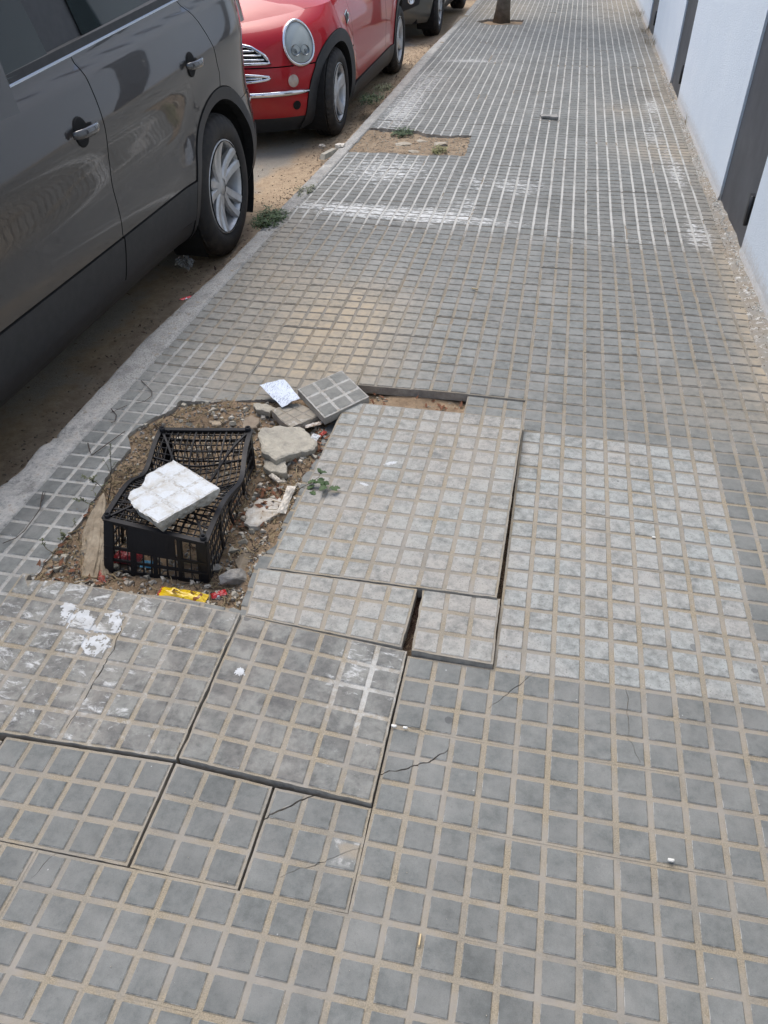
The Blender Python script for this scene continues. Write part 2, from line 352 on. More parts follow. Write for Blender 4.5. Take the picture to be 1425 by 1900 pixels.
def build_pavement():
    skip = set()
    for i in (-7, -6, -5, -4, -3):
        for j in (-2, -1): skip.add((i, j))
    skip |= {(-4, 5), (-3, 5), (-6, -3), (-5, -3), (-4, -3), (-3, -3), (-4, 0), (-3, 0), (-2, 0)}
    for i in (-4, -3, -2):
        for j in (1, 2, 3, 4): skip.add((i, j))
    plain = []; cut = []
    holes = (HOLEJ, PIT2, PIT3)
    for i in range(-9, 4):
        for j in range(-9, 110):
            x0, y0 = i*.2, j*.2
            if (i, j) in skip: continue
            if x0+.2 < kerb_in(y0)-.02 or x0 > .66: continue
            g = [(x0+a*.2/6, y0+b*.2/6) for a in range(7) for b in range(7)]
            ins = [any(inside(p, h) for h in holes) for p in g]
            if all(ins): continue
            xe = .66 if x0+.2 > .66 else None
            if j > 60:    # far: the eye cannot read single squares, but they are still there, three to a tile
                pass
            fr_ = .35 if y0 < 1 else 1.; dz = random.gauss(0, .0007)*fr_; tx, ty = random.gauss(0, .006)*fr_, random.gauss(0, .006)*fr_; ox, oy = random.gauss(0, .0006)*fr_*fr_*.4, random.gauss(0, .0006)*fr_*fr_*.4; rz = random.gauss(0, .002)*(.1 if y0 < 1 else 1)
            if (i, j) == (-2, 5): dz = -.006; ty = -.02
            if (i, j) in ((-7, -3), (-8, -3)): dz = .004
            gp = .00004 if y0 < 1.2 else random.choice((.0002, .0002, .0003, .0006))
            def fm(u, v, z, x0=x0, y0=y0, dz=dz, tx=tx, ty=ty, ox=ox, oy=oy, rz=rz, gp=gp):
                a = (u-.1)*(1-gp*2/.2); b = (v-.1)*(1-gp*2/.2)
                X = x0+.1+a-rz*b+ox; Y = y0+.1+b+rz*a+oy
                return X, Y, z+dz+tx*a+ty*b+und(X, Y)
            blk = tile_block(3, 3, fm)
            near = [k for k, h in enumerate(holes) if any(inside(p, h) for p in g)]+[len(holes)+k for k, (pts, wd) in enumerate(CRACKS) if any(x0 < a < x0+.2 and y0 < b < y0+.2 for a, b in xy(*pts))]
            kc = x0 < max(kerb_in(y0), kerb_in(y0+.2))
            (cut if near or kc else plain).append((blk, near, kc, y0) if near or kc else blk)
    me = blocks_mesh('pavement', plain)
    pav = link('pavement', me, [M_PAV, M_RAW]); tag(pav, kind='structure')
    bm = bmesh.new(); bm.from_mesh(pav.data); hc = [cutter(h) for h in holes]+[crack(p_, w_) for p_, w_ in CRACKS]
    for blk, near, kc, y0 in cut:
        oc = link('cut', blocks_mesh('cut', [blk], bottom=True), [M_PAV, M_RAW])
        if near: boolean(oc, [hc[k] for k in near])
        if kc:
            b2 = bmesh.new(); b2.from_mesh(oc.data); a = Vector((kerb_in(y0)-.003, y0, 0)); c = Vector((kerb_in(y0+.2)-.003, y0+.2, 0)); nn = Vector((-(c-a).y, (c-a).x, 0))
            bmesh.ops.bisect_plane(b2, geom=b2.verts[:]+b2.edges[:]+b2.faces[:], plane_co=a, plane_no=nn, clear_outer=True, dist=1e-6); b2.to_mesh(oc.data); b2.free()
        bm.from_mesh(oc.data); bpy.data.objects.remove(oc)
    for c in hc: bpy.data.objects.remove(c)
    for f in bm.faces: f.smooth = False
    bm.to_mesh(pav.data); bm.free()
    return pav
def crack(pix, wd, z=0.):
    pts = [Vector(q) for q in xy(*pix, z=z)]; line = [Vector(q) for q in jag([tuple(p) for p in pts], .006, .006, 9, False)]
    n = len(line); L = []; R = []
    for i, p in enumerate(line):
        t = (line[min(i+1, n-1)]-line[max(i-1, 0)]).normalized(); nn = Vector((-t.y, t.x)); k = i/(n-1); ww = wd*(.25+.75*math.sin(math.pi*min(1, .12+k*.8)))*(.8+.5*noise.noise(Vector((p.x*60, p.y*60, 2))))
        L.append(p+nn*ww/2); R.append(p-nn*ww/2)
    return cutter([tuple(q) for q in L]+[tuple(q) for q in reversed(R)], -.02, .08)
CRACKS = []
def slab(name, corners, nx, ny, label, zone=None, cuts=(), thick=.034, cat='paving slab', group='raised paving slabs round the broken pit', tone=.5, dep=DEP, black=.12, ragged=.0022):
    """corners: TL, TR, BR, BL in world (far-left first); block local origin at BL"""
    TL, TR, BR, BL = [Vector(c) for c in corners]
    nrm = ((TR-BL).cross(TL-BR)).normalized(); nrm = nrm if nrm.z > 0 else -nrm
    Wd, Hd = nx*SQ, ny*SQ
    def fm(u, v, z):
        a = np.asarray(u)/Wd; b = np.asarray(v)/Hd; o = []
        for k in range(3): o.append(BL[k]*(1-a)*(1-b)+BR[k]*a*(1-b)+TR[k]*a*b+TL[k]*(1-a)*b+z*nrm[k])
        return o[0], o[1], o[2]
    blk = tile_block(nx, ny, fm, thick, zone, tone=tone, dep=dep, black=black)
    me = blocks_mesh(name, [blk], bottom=True); o = link(name, me, [M_PAV, M_RAW])
    if ragged:
        o_ = [Vector((c.x, c.y)) for c in (TL, TR, BR, BL)]; cc = sum(o_, Vector((0, 0)))/4; pg = jag([tuple(c+(cc-c).normalized()*.0006) for c in o_], .005, ragged, random.random()*9)
        c_ = cutter(pg); boolean(o, [c_], 'INTERSECT'); bpy.data.objects.remove(c_)
    if cuts:
        cs = [c if not isinstance(c, list) else cutter(c) for c in cuts]; boolean(o, cs)
        for c in cs: bpy.data.objects.remove(c)
    tag(o, label, cat, group); return o
# ------------------------------------------------------------------ the setting
CRACKS += [([(697, 1442), (722, 1430), (745, 1427), (775, 1418), (800, 1408), (832, 1388)], .0038), ([(908, 1312), (935, 1290), (960, 1272), (992, 1246)], .0022), ([(1162, 1276), (1165, 1315), (1166, 1365)], .0018), ([(1166, 1365), (1178, 1395), (1188, 1418)], .0014), ([(-12, 1520), (20, 1508), (60, 1494), (112, 1470)], .0032), ([(735, 1342), (765, 1350), (790, 1356)], .0016), ([(60, 1628), (85, 1600), (108, 1578)], .0012)]
pav = build_pavement()
def sheet(name, x0, x1, y0, y1, nx, ny, hf, m, kind='structure'):
    xs = np.linspace(x0, x1, nx); ys = np.linspace(y0, y1, ny); vs = []; 
    for x in xs:
        for y in ys: vs.append((x, y, hf(x, y)))
    fs = [(i*ny+j, (i+1)*ny+j, (i+1)*ny+j+1, i*ny+j+1) for i in range(nx-1) for j in range(ny-1)]
    me = bpy.data.meshes.new(name); me.from_pydata(vs, [], fs); me.polygons.foreach_set('use_smooth', [True]*len(fs)); me.update()
    o = link(name, me, m); tag(o, kind=kind); return o
def nz(x, y, s, k=0.): return noise.noise(Vector((x*s, y*s, k)))
def pit_h(x, y):
    h = -.036+.016*nz(x, y, 6)+.010*nz(x, y, 18, 3)+.004*nz(x, y, 60, 5)
    h += .030*math.exp(-(((x+1.36)/.07)**2+((y-.72)/.16)**2))+.026*math.exp(-(((x+1.2)/.15)**2+((y-.93)/.07)**2))
    h += .020*math.exp(-(((x+.86)/.05)**2+((y-.72)/.12)**2))+.030*math.exp(-(((x+.84)/.05)**2+((y-.28)/.12)**2))-.012*math.exp(-(((x+1.1)/.2)**2+((y-.3)/.2)**2))
    h += .022*math.exp(-(((x+1.38)/.06)**2+((y-.1)/.1)**2))
    return min(h, -.004)
_seg = [(HOLE[i-1], HOLE[i]) for i in range(len(HOLE))]
def rimd(x, y):
    best = 9
    for (ax, ay), (bx_, by) in _seg:
        dx, dy = bx_-ax, by-ay; t = max(0, min(1, ((x-ax)*dx+(y-ay)*dy)/(dx*dx+dy*dy+1e-12))); best = min(best, (x-ax-dx*t)**2+(y-ay-dy*t)**2)
    return math.sqrt(best)
_pit0 = pit_h
def pit_h(x, y):
    h = _pit0(x, y)
    if y > .45 or x < -1.2: k = math.exp(-(rimd(x, y)/.045)**2)*(.75+.5*nz(x, y, 7, 8)); h = h*(1-k)+k*(-.007+.003*nz(x, y, 30))
    return min(h, -.003)
sheet('soil', -1.56, -.10, -.75, 1.32, 150, 210, pit_h, M_SOIL)
def pit2_h(x, y):
    e = min(x+1.56, -.78-x, y-4.17, 4.74-y); return -.019+.010*nz(x, y, 5, 1)+.006*nz(x, y, 20, 2)+.003*nz(x, y, 60)-.004*max(0, min(1, (y-4.5)/.2))+.012*(x < -1.45)
sheet('sandy_soil', -1.62, -.70, 4.05, 4.90, 80, 75, lambda x, y: min(-.006, pit2_h(x, y)), M_SAND)
sheet('tree_pit_soil', -1.40, -.65, 9.7, 10.5, 40, 40, lambda x, y: -.02+.008*nz(x, y, 12), M_SOIL)
# mortar bed under the paving (its joints show it), with openings left where the earth shows
M_BED = mat('joint_sand', (.27, .225, .165), (.19, .16, .12), .95, 60, bump=.5, bscale=300)
bv = []; bf = []
for (a, b, c, d) in ((-1.56, .70, -2.3, -.75), (-1.56, .70, 4.90, 9.7), (-1.56, .70, 10.5, 23.), (-1.56, .70, 1.32, 4.05), (-.10, .70, -.75, 1.32), (-.70, .70, 4.05, 4.90), (-1.6, -1.40, 9.7, 10.5), (-.65, .70, 9.7, 10.5)):
    st_ = .04 if d < 9 else .12; nx = max(2, int((b-a)/.05)); ny = max(2, int((d-c)/st_)); X_, Y_ = np.meshgrid(np.linspace(a, b, nx), np.linspace(c, d, ny), indexing='ij'); Z_ = und(X_, Y_)-.0052; o_ = len(bv)
    bv += np.stack([X_, Y_, Z_], -1).reshape(-1, 3).tolist(); bf += [(o_+i*ny+j, o_+(i+1)*ny+j, o_+(i+1)*ny+j+1, o_+i*ny+j+1) for i in range(nx-1) for j in range(ny-1)]
me = bpy.data.meshes.new('paving_bed'); me.from_pydata(bv, [], bf); me.update(); tag(link('paving_bed', me, M_BED), kind='structure')
# kerb stones: one long kerb with chipped arris and joints
M_KERB = None
def kerb_material():
    m, t, b = nodes('kerb_concrete'); N = NT(t); co = N.n('ShaderNodeTexCoord').outputs['Object']
    n1 = N.noise(6, 6, .65, co); n2 = N.noise(160, 4, .7, co); n3 = N.noise(500, 3, .6, co); n4 = N.noise(28, 7, .75, co)
    c = N.mix(N.ramp(n1, .35, .65), (.31, .305, .285), (.43, .42, .39)); c = N.mix(N.ramp(n2, .50, .60, 0, .8), c, (.13, .13, .125)); c = N.mix(N.ramp(n3, .54, .62, 0, .75), c, (.56, .55, .52))
    pos = N.n('ShaderNodeSeparateXYZ', inp={0: co}).outputs
    near = N.math('MULTIPLY', N.ramp(pos[1], 1.1, .7), N.ramp(n4, .40, .56)); c = N.mix(near, c, (.56, .54, .5))
    c = N.mix(N.ramp(n4, .56, .66, 0, .8), c, (.30, .24, .165)); c = N.mix(N.ramp(N.noise(11, 6, .7, co), .5, .62, 0, .5), c, (.17, .165, .155))
    t.links.new(c, b.inputs['Base Color']); b.inputs['Roughness'].default_value = .9
    t.links.new(N.bump(N.math('ADD', n2, N.math('MULTIPLY', n4, 1.5)), .7, .006), b.inputs['Normal']); return m
M_KERB = kerb_material()
kv = []; kf = []; ky = []; y = -2.3
joints = [-1.2, -.3, .70, 1.62, 2.62, 3.62, 4.62, 5.6, 6.6, 7.55, 8.5, 9.5, 10.5, 11.5, 12.5, 13.5, 14.5]
y = -2.3
while y < 23: ky.append(y); y += .022 if y < 8 else .08
for y in ky:
    xi = kerb_in(y); wd = float(np.interp(y, [0, .35, .69, .71, 1.4, 2.1, 3, 4.5, 5.3, 7.7, 9.3], [.17, .145, .115, .12, .14, .10, .105, .085, .10, .118, .09]))
    xi -= .001
    jd = min(abs(y-j) for j in joints); dj = -.012 if jd < .010 else 0
    rough = .012 if y < .70 else .003
    row = []
    for k, (fx, z) in enumerate(((0, -.17), (0, 0.), (.2, .002), (.45, .001), (.7, -.001), (.86, -.005), (1.0, -.022), (1.04, -.05), (1.06, -.19))):
        x = xi-fx*wd; n = nz(x, y, 30, k*.3)
        if 1 <= k <= 7: z += rough*n+dj*(k > 1)+(.006*nz(x, y, 5) if y < .7 else 0)
        if k >= 5: x += (.012*nz(1, y, 9, 4)+.006*nz(2, y, 40))*(1 if y < .7 else .3)+(-.02*max(0, nz(3, y, 4, 7)) if y < .7 else 0)
        row.append((x, y, z))
    kv += row
nk = 9
kf = [(i*nk+k, (i+1)*nk+k, (i+1)*nk+k+1, i*nk+k+1) for i in range(len(ky)-1) for k in range(nk-1)]
me = bpy.data.meshes.new('kerb'); me.from_pydata(kv, [], kf); me.polygons.foreach_set('use_smooth', [True]*len(kf)); me.update(); tag(link('kerb', me, M_KERB), kind='structure')
# road: asphalt under wind-blown sand
def road_material():
    m, t, b = nodes('sanded_asphalt'); N = NT(t); co = N.n('ShaderNodeTexCoord').outputs['Object']
    n1 = N.noise(2.2, 6, .6, co, .4); n2 = N.noise(22, 6, .7, co); n3 = N.noise(260, 4, .7, co); pos = N.n('ShaderNodeSeparateXYZ', inp={0: co}).outputs
    asph = N.mix(N.ramp(n3, .35, .65), (.22, .195, .155), (.40, .36, .30)); 
    sand = N.mix(N.ramp(n2, .35, .65), (.46, .35, .23), (.33, .24, .155)); sand = N.mix(N.ramp(n3, .58, .75, 0, .7), sand, (.12, .085, .06))
    e = N.ramp(pos[0], -2.15, -1.72)
    f = N.ramp(N.math('ADD', N.math('ADD', n1, N.math('MULTIPLY', n2, .25)), N.math('MULTIPLY', e, .62)), .66, .84)
    t.links.new(N.mix(f, asph, sand), b.inputs['Base Color']); b.inputs['Roughness'].default_value = .93
    t.links.new(N.bump(N.math('ADD', n3, N.math('MULTIPLY', n2, 3.)), .7, .008), b.inputs['Normal']); return m
def road_h(x, y):
    e = max(0, min(1, (x+2.1)/.4)); h = RD+e*.05*(.6+.7*nz(x, y, 2.2, 2))+e*(.012*nz(x, y, 9)+.006*nz(x, y, 30, 1))+.003*nz(x, y, 20, 9)
    return h
M_ROAD = road_material()
sheet('gutter', -3.2, -1.60, -2.3, 10., 110, 640, road_h, M_ROAD)
tag(sheet('road', -9., -1.55, -30, 60, 4, 4, lambda x, y: RD-.03, M_ROAD), kind='structure')
g = MB(); g.add([(-1500, -1500, RD-.06), (1500, -1500, RD-.06), (1500, 1500, RD-.06), (-1500, 1500, RD-.06)], [(0, 1, 2, 3)])
tag(g.build('ground', mat('far_ground', (.25, .22, .18), (.16, .14, .11), .95, .2)), kind='structure')
# ------------------------------------------------------------------ white building on the right
def stucco():
    m, t, b = nodes('white_stucco'); N = NT(t); co = N.n('ShaderNodeTexCoord').outputs['Object']
    n1 = N.noise(2.5, 5, .6, co); n2 = N.noise(60, 5, .7, co); n3 = N.noise(210, 4, .65, co); pos = N.n('ShaderNodeSeparateXYZ', inp={0: co}).outputs
    c = N.mix(N.ramp(n1, .35, .65), (.82, .895, .95), (.77, .85, .915)); c = N.mix(N.ramp(n3, .60, .72, 0, .5), c, (.42, .47, .55))
    dirt = N.ramp(N.math('ADD', pos[2], N.math('MULTIPLY', N.math('SUBTRACT', n2, .5), .16)), .11, -.005)
    c = N.mix(N.math('MULTIPLY', dirt, .75), c, (.50, .42, .32))
    t.links.new(c, b.inputs['Base Color']); b.inputs['Roughness'].default_value = .9
    t.links.new(N.bump(N.math('ADD', N.math('MULTIPLY', n3, 1.), N.math('MULTIPLY', n2, .8)), 1., .007), b.inputs['Normal']); return m
M_STUCCO = stucco()
def wall_x(y): return float(np.interp(y, [-4, 1.96, 2.8, 3.46, 6, 9.1, 12.5, 30], [.735, .725, .715, .712, .695, .690, .66, .62]))
# door openings as (y0, y1)
DOORS = [(-3.2, -2.4), (-.75, -.05), (2.72, 3.50), (5.93, 6.62), (8.98, 9.72), (12.9, 13.6)]
WH = 4.2
bl = empty('building', (wall_x(0), 0, 0), 'white rendered street building with dark metal doors along the pavement', 'building')
mb = MB(); ys = sorted(set([-6.]+[d for dd in DOORS for d in dd]+[16.]+list(np.round(np.arange(-5.5, 16, .5), 2))))
segs = [(a, b) for a, b in zip(ys[:-1], ys[1:]) if b-a > 1e-4]
DH = 2.15
bx = wall_x(0)
for a, b in segs:
    isd = any(d0-1e-4 <= a and b <= d1+1e-4 for d0, d1 in DOORS)
    zl = DH if isd else -.05
    xa, xb = wall_x(a)-bx, wall_x(b)-bx
    rows = [zl, (.04 if not isd else zl+.05)]+list(np.linspace(.4 if not isd else DH+.3, WH, 6))
    for i in range(len(rows)-1):
        z0, z1 = rows[i], rows[i+1]; f0 = -.018 if (i == 0 and not isd) else 0; f1 = 0
        mb.add([(xa+f0, a, z0), (xb+f0, b, z0), (xb+f1, b, z1), (xa+f1, a, z1)], [(0, 1, 2, 3)])
for d0, d1 in DOORS:
    for yy, s in ((d0, 1), (d1, -1)):
        x = wall_x(yy)-bx; mb.add([(x, yy, -.05), (x+.16, yy, -.05), (x+.16, yy, DH), (x, yy, DH)], [(0, 1, 2, 3) if s > 0 else (3, 2, 1, 0)])
    xa, xb = wall_x(d0)-bx, wall_x(d1)-bx; mb.add([(xa, d0, DH), (xa+.16, d0, DH), (xb+.16, d1, DH), (xb, d1, DH)], [(0, 1, 2, 3)])
x0 = wall_x(-6)-bx; x1 = wall_x(16)-bx
mb.add([(x0, -6, WH), (x1, 16, WH), (x1+6, 16, WH), (x0+6, -6, WH)], [(0, 1, 2, 3)])
mb.add([(x0, -6, -.05), (x0, -6, WH), (x0+6, -6, WH), (x0+6, -6, -.05)], [(0, 1, 2, 3)])
mb.add([(x1, 16, -.05), (x1, 16, WH), (x1+6, 16, WH), (x1+6, 16, -.05)], [(0, 1, 2, 3)])
mb.add([(x0+6, -6, -.05), (x0+6, -6, WH), (x1+6, 16, WH), (x1+6, 16, -.05)], [(0, 1, 2, 3)])
wl = mb.build('wall', M_STUCCO, bl)
cp = MB(); cp.sweep([(wall_x(y)-bx-.02, y, WH+.03) for y in (-6, 0, 6, 16)], [(-.08, -.03), (.08, -.03), (.08, .03), (-.08, .03)], smooth=False); cp.build('coping', mat('coping_stone', (.5, .48, .45), rough=.8), bl)
M_DOOR = mat('dark_steel', (.085, .092, .105), (.065, .07, .08), .42, 3, metal=.35, bump=.1, bscale=6, rough2=.5)
M_BLK = mat('black_steel', (.015, .015, .017), rough=.45)
for k, (d0, d1) in enumerate(DOORS):
    xa = wall_x((d0+d1)/2)-bx+.012; t = MB()
    R = Matrix.Rotation(math.atan2(-(wall_x(d1)-wall_x(d0)), d1-d0), 3, 'Z')
    t.box((xa+.025, (d0+d1)/2, DH/2-.012), (.05, d1-d0-.012, DH-.024), R)
    door = t.build('door', M_DOOR, bl)
    for hz in (.20, 1.1, 1.9):
        h = MB(); h.box((xa-.010, d0+.045, hz), (.022, .05, .13), R); h.tube([(xa-.018, d0+.022, hz-.066), (xa-.018, d0+.022, hz+.066)], .009); hh = h.build('hinge', M_BLK, door)
    h = MB(); h.box((xa-.004, d1-.10, 1.02), (.008, .045, .2), R); h.tube([(xa-.01, d1-.10, 1.05), (xa-.05, d1-.10, 1.05), (xa-.055, d1-.2, 1.05)], .009); h.build('handle', mat('steel', (.5, .5, .5), rough=.3, metal=1), door)
# strip of cement and blown earth between the last tiles and the wall
def strip_h(x, y): return .002+.012*max(0, (x-.63)/.08)+.004*nz(x, y, 14)+.003*nz(x, y, 45, 2)
def strip_material():
    m, t, b = nodes('dirty_cement'); N = NT(t); co = N.n('ShaderNodeTexCoord').outputs['Object']; pos = N.n('ShaderNodeSeparateXYZ', inp={0: co}).outputs
    n1 = N.noise(3.5, 6, .65, co); n2 = N.noise(40, 6, .75, co); n3 = N.noise(230, 4, .7, co)
    c = N.mix(N.ramp(n1, .4, .6), (.30, .25, .185), (.31, .295, .26)); c = N.mix(N.ramp(n2, .55, .64), c, (.66, .65, .61)); c = N.mix(N.ramp(n3, .56, .75, 0, .7), c, (.13, .11, .085))
    t.links.new(c, b.inputs['Base Color']); b.inputs['Roughness'].default_value = .95; t.links.new(N.bump(N.math('ADD', n3, n2), .9, .006), b.inputs['Normal']); return m
mbv = []; mbf = []; yy = np.concatenate([np.arange(-2.3, 8, .02), np.arange(8, 16, .1)]); nn_ = 7
for y in yy:
    xa = .655+.016*nz(0, y, 5, 3)+.008*nz(0, y, 25, 8) - .025*math.exp(-((y-1.65)/.35)**2); xb = wall_x(y)+.012
    for k in range(nn_): x = xa+(xb-xa)*k/(nn_-1); mbv.append((x, y, -.006 if k == 0 else .0035+.001*k+.004*nz(x, y, 40)+.010*(k/(nn_-1))**2*(1+nz(x, y, 9))+float(und(x, y))))
mbf = [(i*nn_+k, i*nn_+k+1, (i+1)*nn_+k+1, (i+1)*nn_+k) for i in range(len(yy)-1) for k in range(nn_-1)]
me = bpy.data.meshes.new('wall_footing'); me.from_pydata(mbv, [], mbf); me.polygons.foreach_set('use_smooth', [True]*len(mbf)); me.update(); tag(link('cement_strip', me, strip_material()), kind='structure')
# ------------------------------------------------------------------ loose and raised slabs
def q(x, y, z): return tuple(P(x, y, z))
def z_dusty(x, y, u, v, d): return np.full_like(x, .85), np.full_like(x, .22), d[2]*0+.05, np.full_like(x, .10)
def z_painted(x, y, u, v, d):
    return np.full_like(x, .30), np.full_like(x, .34), np.clip(.50+.10*np.sin(x*23)*np.sin(y*19)+.2*blob(x, y, -1.2, -.05, .12, .14)-.35*blob(x, y, -.86, -.2, .09, .2), 0, 1), np.full_like(x, .12)
def z_c(x, y, u, v, d): return np.full_like(x, .25), .22+.45*blob(x, y, -.47, -.1, .09, .15), .12+.62*blob(x, y, -.50, -.06, .1, .1)+.35*blob(x, y, -.48, -.32, .08, .06)+.25*blob(x, y, -.65, -.33, .1, .05), np.full_like(x, .1)
slab('dusty_slab', (q(642, 744, .045), q(972, 776, .045), q(922, 1108, .022), (-.812, .206, .012)), 9, 12, 'large dusty pale slab of joined tiles, raised, just right of the pit', z_dusty, [HOLEJ], thick=.04, dep=.0022)
slab('tile_pair', ((-.835, .204, .010), (-.412, .204, .015), q(745, 1200, .010), q(454, 1141, .008)), 6, 3, 'pair of joined pale tiles below the large dusty slab, left of a dark gap', z_dusty, [HOLEJ], dep=.0022)
slab('loose_tile', (q(784, 1091, .012), q(929, 1110, .014), q(915, 1232, .012), q(763, 1206, .012)), 3, 3, 'single loose pale tile right of the narrow dark gap, proud of its neighbours', z_dusty, dep=.0022, cat='paving tile')
slab('cracked_slab', (q(449, 1139, .007), q(756, 1207, .003), q(689, 1489, .011), q(331, 1405, .009)), 6, 6, 'raised grey slab of four joined tiles with blackened squares, right of the painted slab', z_c, dep=.003, black=.85)
CR_B = crack([(222, 1160), (212, 1195), (196, 1222), (170, 1262), (140, 1310), (118, 1342)], .0032, .02)
slab('painted_slab', ((-1.425, .06, .020), q(446, 1136, .018), q(326, 1408, .006), (-1.412, -.386, .001)), 9, 6, 'tilted slab smeared with white paint along the near edge of the pit', z_painted, [HOLEJ, CR_B], dep=.003, black=.95)
slab('tile_pair', ((-1.199, -.3875, 0), (-.8235, -.3775, .001), (-.820, -.5975, .002), (-1.1985, -.5985, .0)), 6, 3, 'pair of grey tiles just below the painted slab, its joints left open', tone=.46, ragged=.0010)
slab('loose_tile', ((-.8185, -.3765, .001), (-.6065, -.3885, .001), (-.6055, -.5985, .0015), (-.8155, -.5985, .0012)), 3, 3, 'single dark grey tile below the raised blackened slab, between two joints left open', tone=.36, ragged=.0010, cat='paving tile')
c1 = crack([(478, 1526), (500, 1511), (540, 1496), (596, 1464)], .0048); c2 = crack([(520, 1626), (590, 1600), (672, 1572)], .0016)
slab('broken_tile', ((-.6015, -.389, 0), (-.4015, -.3945, 0), (-.4005, -.599, .0005), (-.6015, -.599, .0005)), 3, 3, 'broken grey tile with its top left corner snapped off, below the raised blackened slab', None, [c1, c2], cat='paving tile', ragged=.0010)
# ------------------------------------------------------------------ parked cars
def paint(name, c, metal=.3, rough=.32, ior=1.65):
    m, t, b = nodes(name); N = NT(t); co = N.n('ShaderNodeTexCoord').outputs['Object']
    n = N.noise(3, 5, .6, co); n2 = N.noise(900, 2, .5, co); pos = N.n('ShaderNodeSeparateXYZ', inp={0: co}).outputs
    dirt = N.math('MULTIPLY', N.ramp(pos[2], .75, .25), N.ramp(n, .35, .7), True)
    cc = N.mix(N.math('MULTIPLY', dirt, .16), c, (.22, .19, .15))
    t.links.new(cc, b.inputs['Base Color']); b.inputs['Metallic'].default_value = metal; b.inputs['Specular IOR Level'].default_value = .2
    t.links.new(N.ramp(dirt, 0, 1, rough, .55), b.inputs['Roughness']); b.inputs['Coat Weight'].default_value = 1; b.inputs['Coat IOR'].default_value = ior; t.links.new(N.ramp(dirt, 0, 1, .03, .12), b.inputs['Coat Roughness'])
    t.links.new(N.bump(N.noise(2.2, 2, .5, co), .04, .01), b.inputs['Normal']); return m
M_GREY = paint('grey_car_paint', (.040, .037, .036), .25)
M_RED = paint('red_car_paint', (.40, .001, .009), .0, .45, 1.35)
M_HAND = paint('grey_handle_paint', (.07, .07, .072), .4, .25)
M_OLIVE = paint('olive_car_paint', (.10, .105, .095), .3)
M_SILV = paint('silver_car_paint', (.35, .36, .36), .5)
M_PLAS = mat('black_plastic_trim', (.020, .022, .025), (.03, .031, .034), .5, 30, bump=.25, bscale=500, bdist=.001)
M_DARK = mat('underbody_and_shade_black', (.006, .006, .006), rough=.9)  # black underbody, also the painted-in shade of handle cups and panel gaps
M_GLS = mat('tinted_glass', (.012, .022, .022), (.008, .014, .015), .03, 2, spec=.5)
M_CHR = mat('chrome', (.75, .76, .78), (.7, .7, .72), .07, metal=1)
M_SHINE = mat('shoulder_highlight_metal', (.50, .52, .55), (.46, .48, .5), .22, 5, metal=.9)  # bright metal that paints the reflection along the grey car's shoulder
M_ALLOY = mat('silver_alloy', (.60, .61, .62), (.50, .50, .50), .36, 14, metal=.6, rough2=.5)
M_LENS = mat('lamp_lens', (.40, .44, .42), (.33, .36, .34), .05, 6, coat=1, spec=.8)
M_LENS2 = mat('lamp_projector', (.16, .18, .18), (.1, .11, .11), .08, metal=.6, coat=1)
M_REDL = mat('red_lamp_lens', (.45, .01, .015), (.35, .008, .012), .06, coat=1)
M_AMB = mat('fog_lamp_lens', (.5, .42, .36), (.4, .3, .26), .1, coat=1)
def tyre_material():
    m, t, b = nodes('tyre_rubber'); N = NT(t); co = N.n('ShaderNodeTexCoord').outputs['Object']
    n = N.noise(12, 5, .65, co); c = N.mix(N.ramp(n, .45, .7, 0, .6), (.016, .015, .015), (.055, .046, .036)); t.links.new(c, b.inputs['Base Color'])
    b.inputs['Roughness'].default_value = .72; t.links.new(N.bump(N.noise(200, 4, .6, co), .3, .002), b.inputs['Normal']); return m
M_TYRE = tyre_material()
def ip(tab): xs = [a for a, b in tab]; ys = [b for a, b in tab]; return lambda z: float(np.interp(z, xs, ys))
def sip(tab):
    """smooth interpolation (Catmull-Rom, clamped)"""
    xs = [a for a, b in tab]; ys = [b for a, b in tab]; n = len(xs)
    def f(x):
        if x <= xs[0]: return ys[0]
        if x >= xs[-1]: return ys[-1]
        i = max(0, min(n-2, int(np.searchsorted(xs, x)-1))); h = xs[i+1]-xs[i]; t = (x-xs[i])/h
        d = lambda k: 0. if k <= 0 or k >= n-1 else (ys[k+1]-ys[k-1])/(xs[k+1]-xs[k-1])
        m0, m1 = d(i)*h, d(i+1)*h
        if i == 0: m0 = ys[1]-ys[0]
        if i == n-2: m1 = ys[-1]-ys[-2]
        return (2*t**3-3*t*t+1)*ys[i]+(t**3-2*t*t+t)*m0+(-2*t**3+3*t*t)*ys[i+1]+(t**3-t*t)*m1
    return f
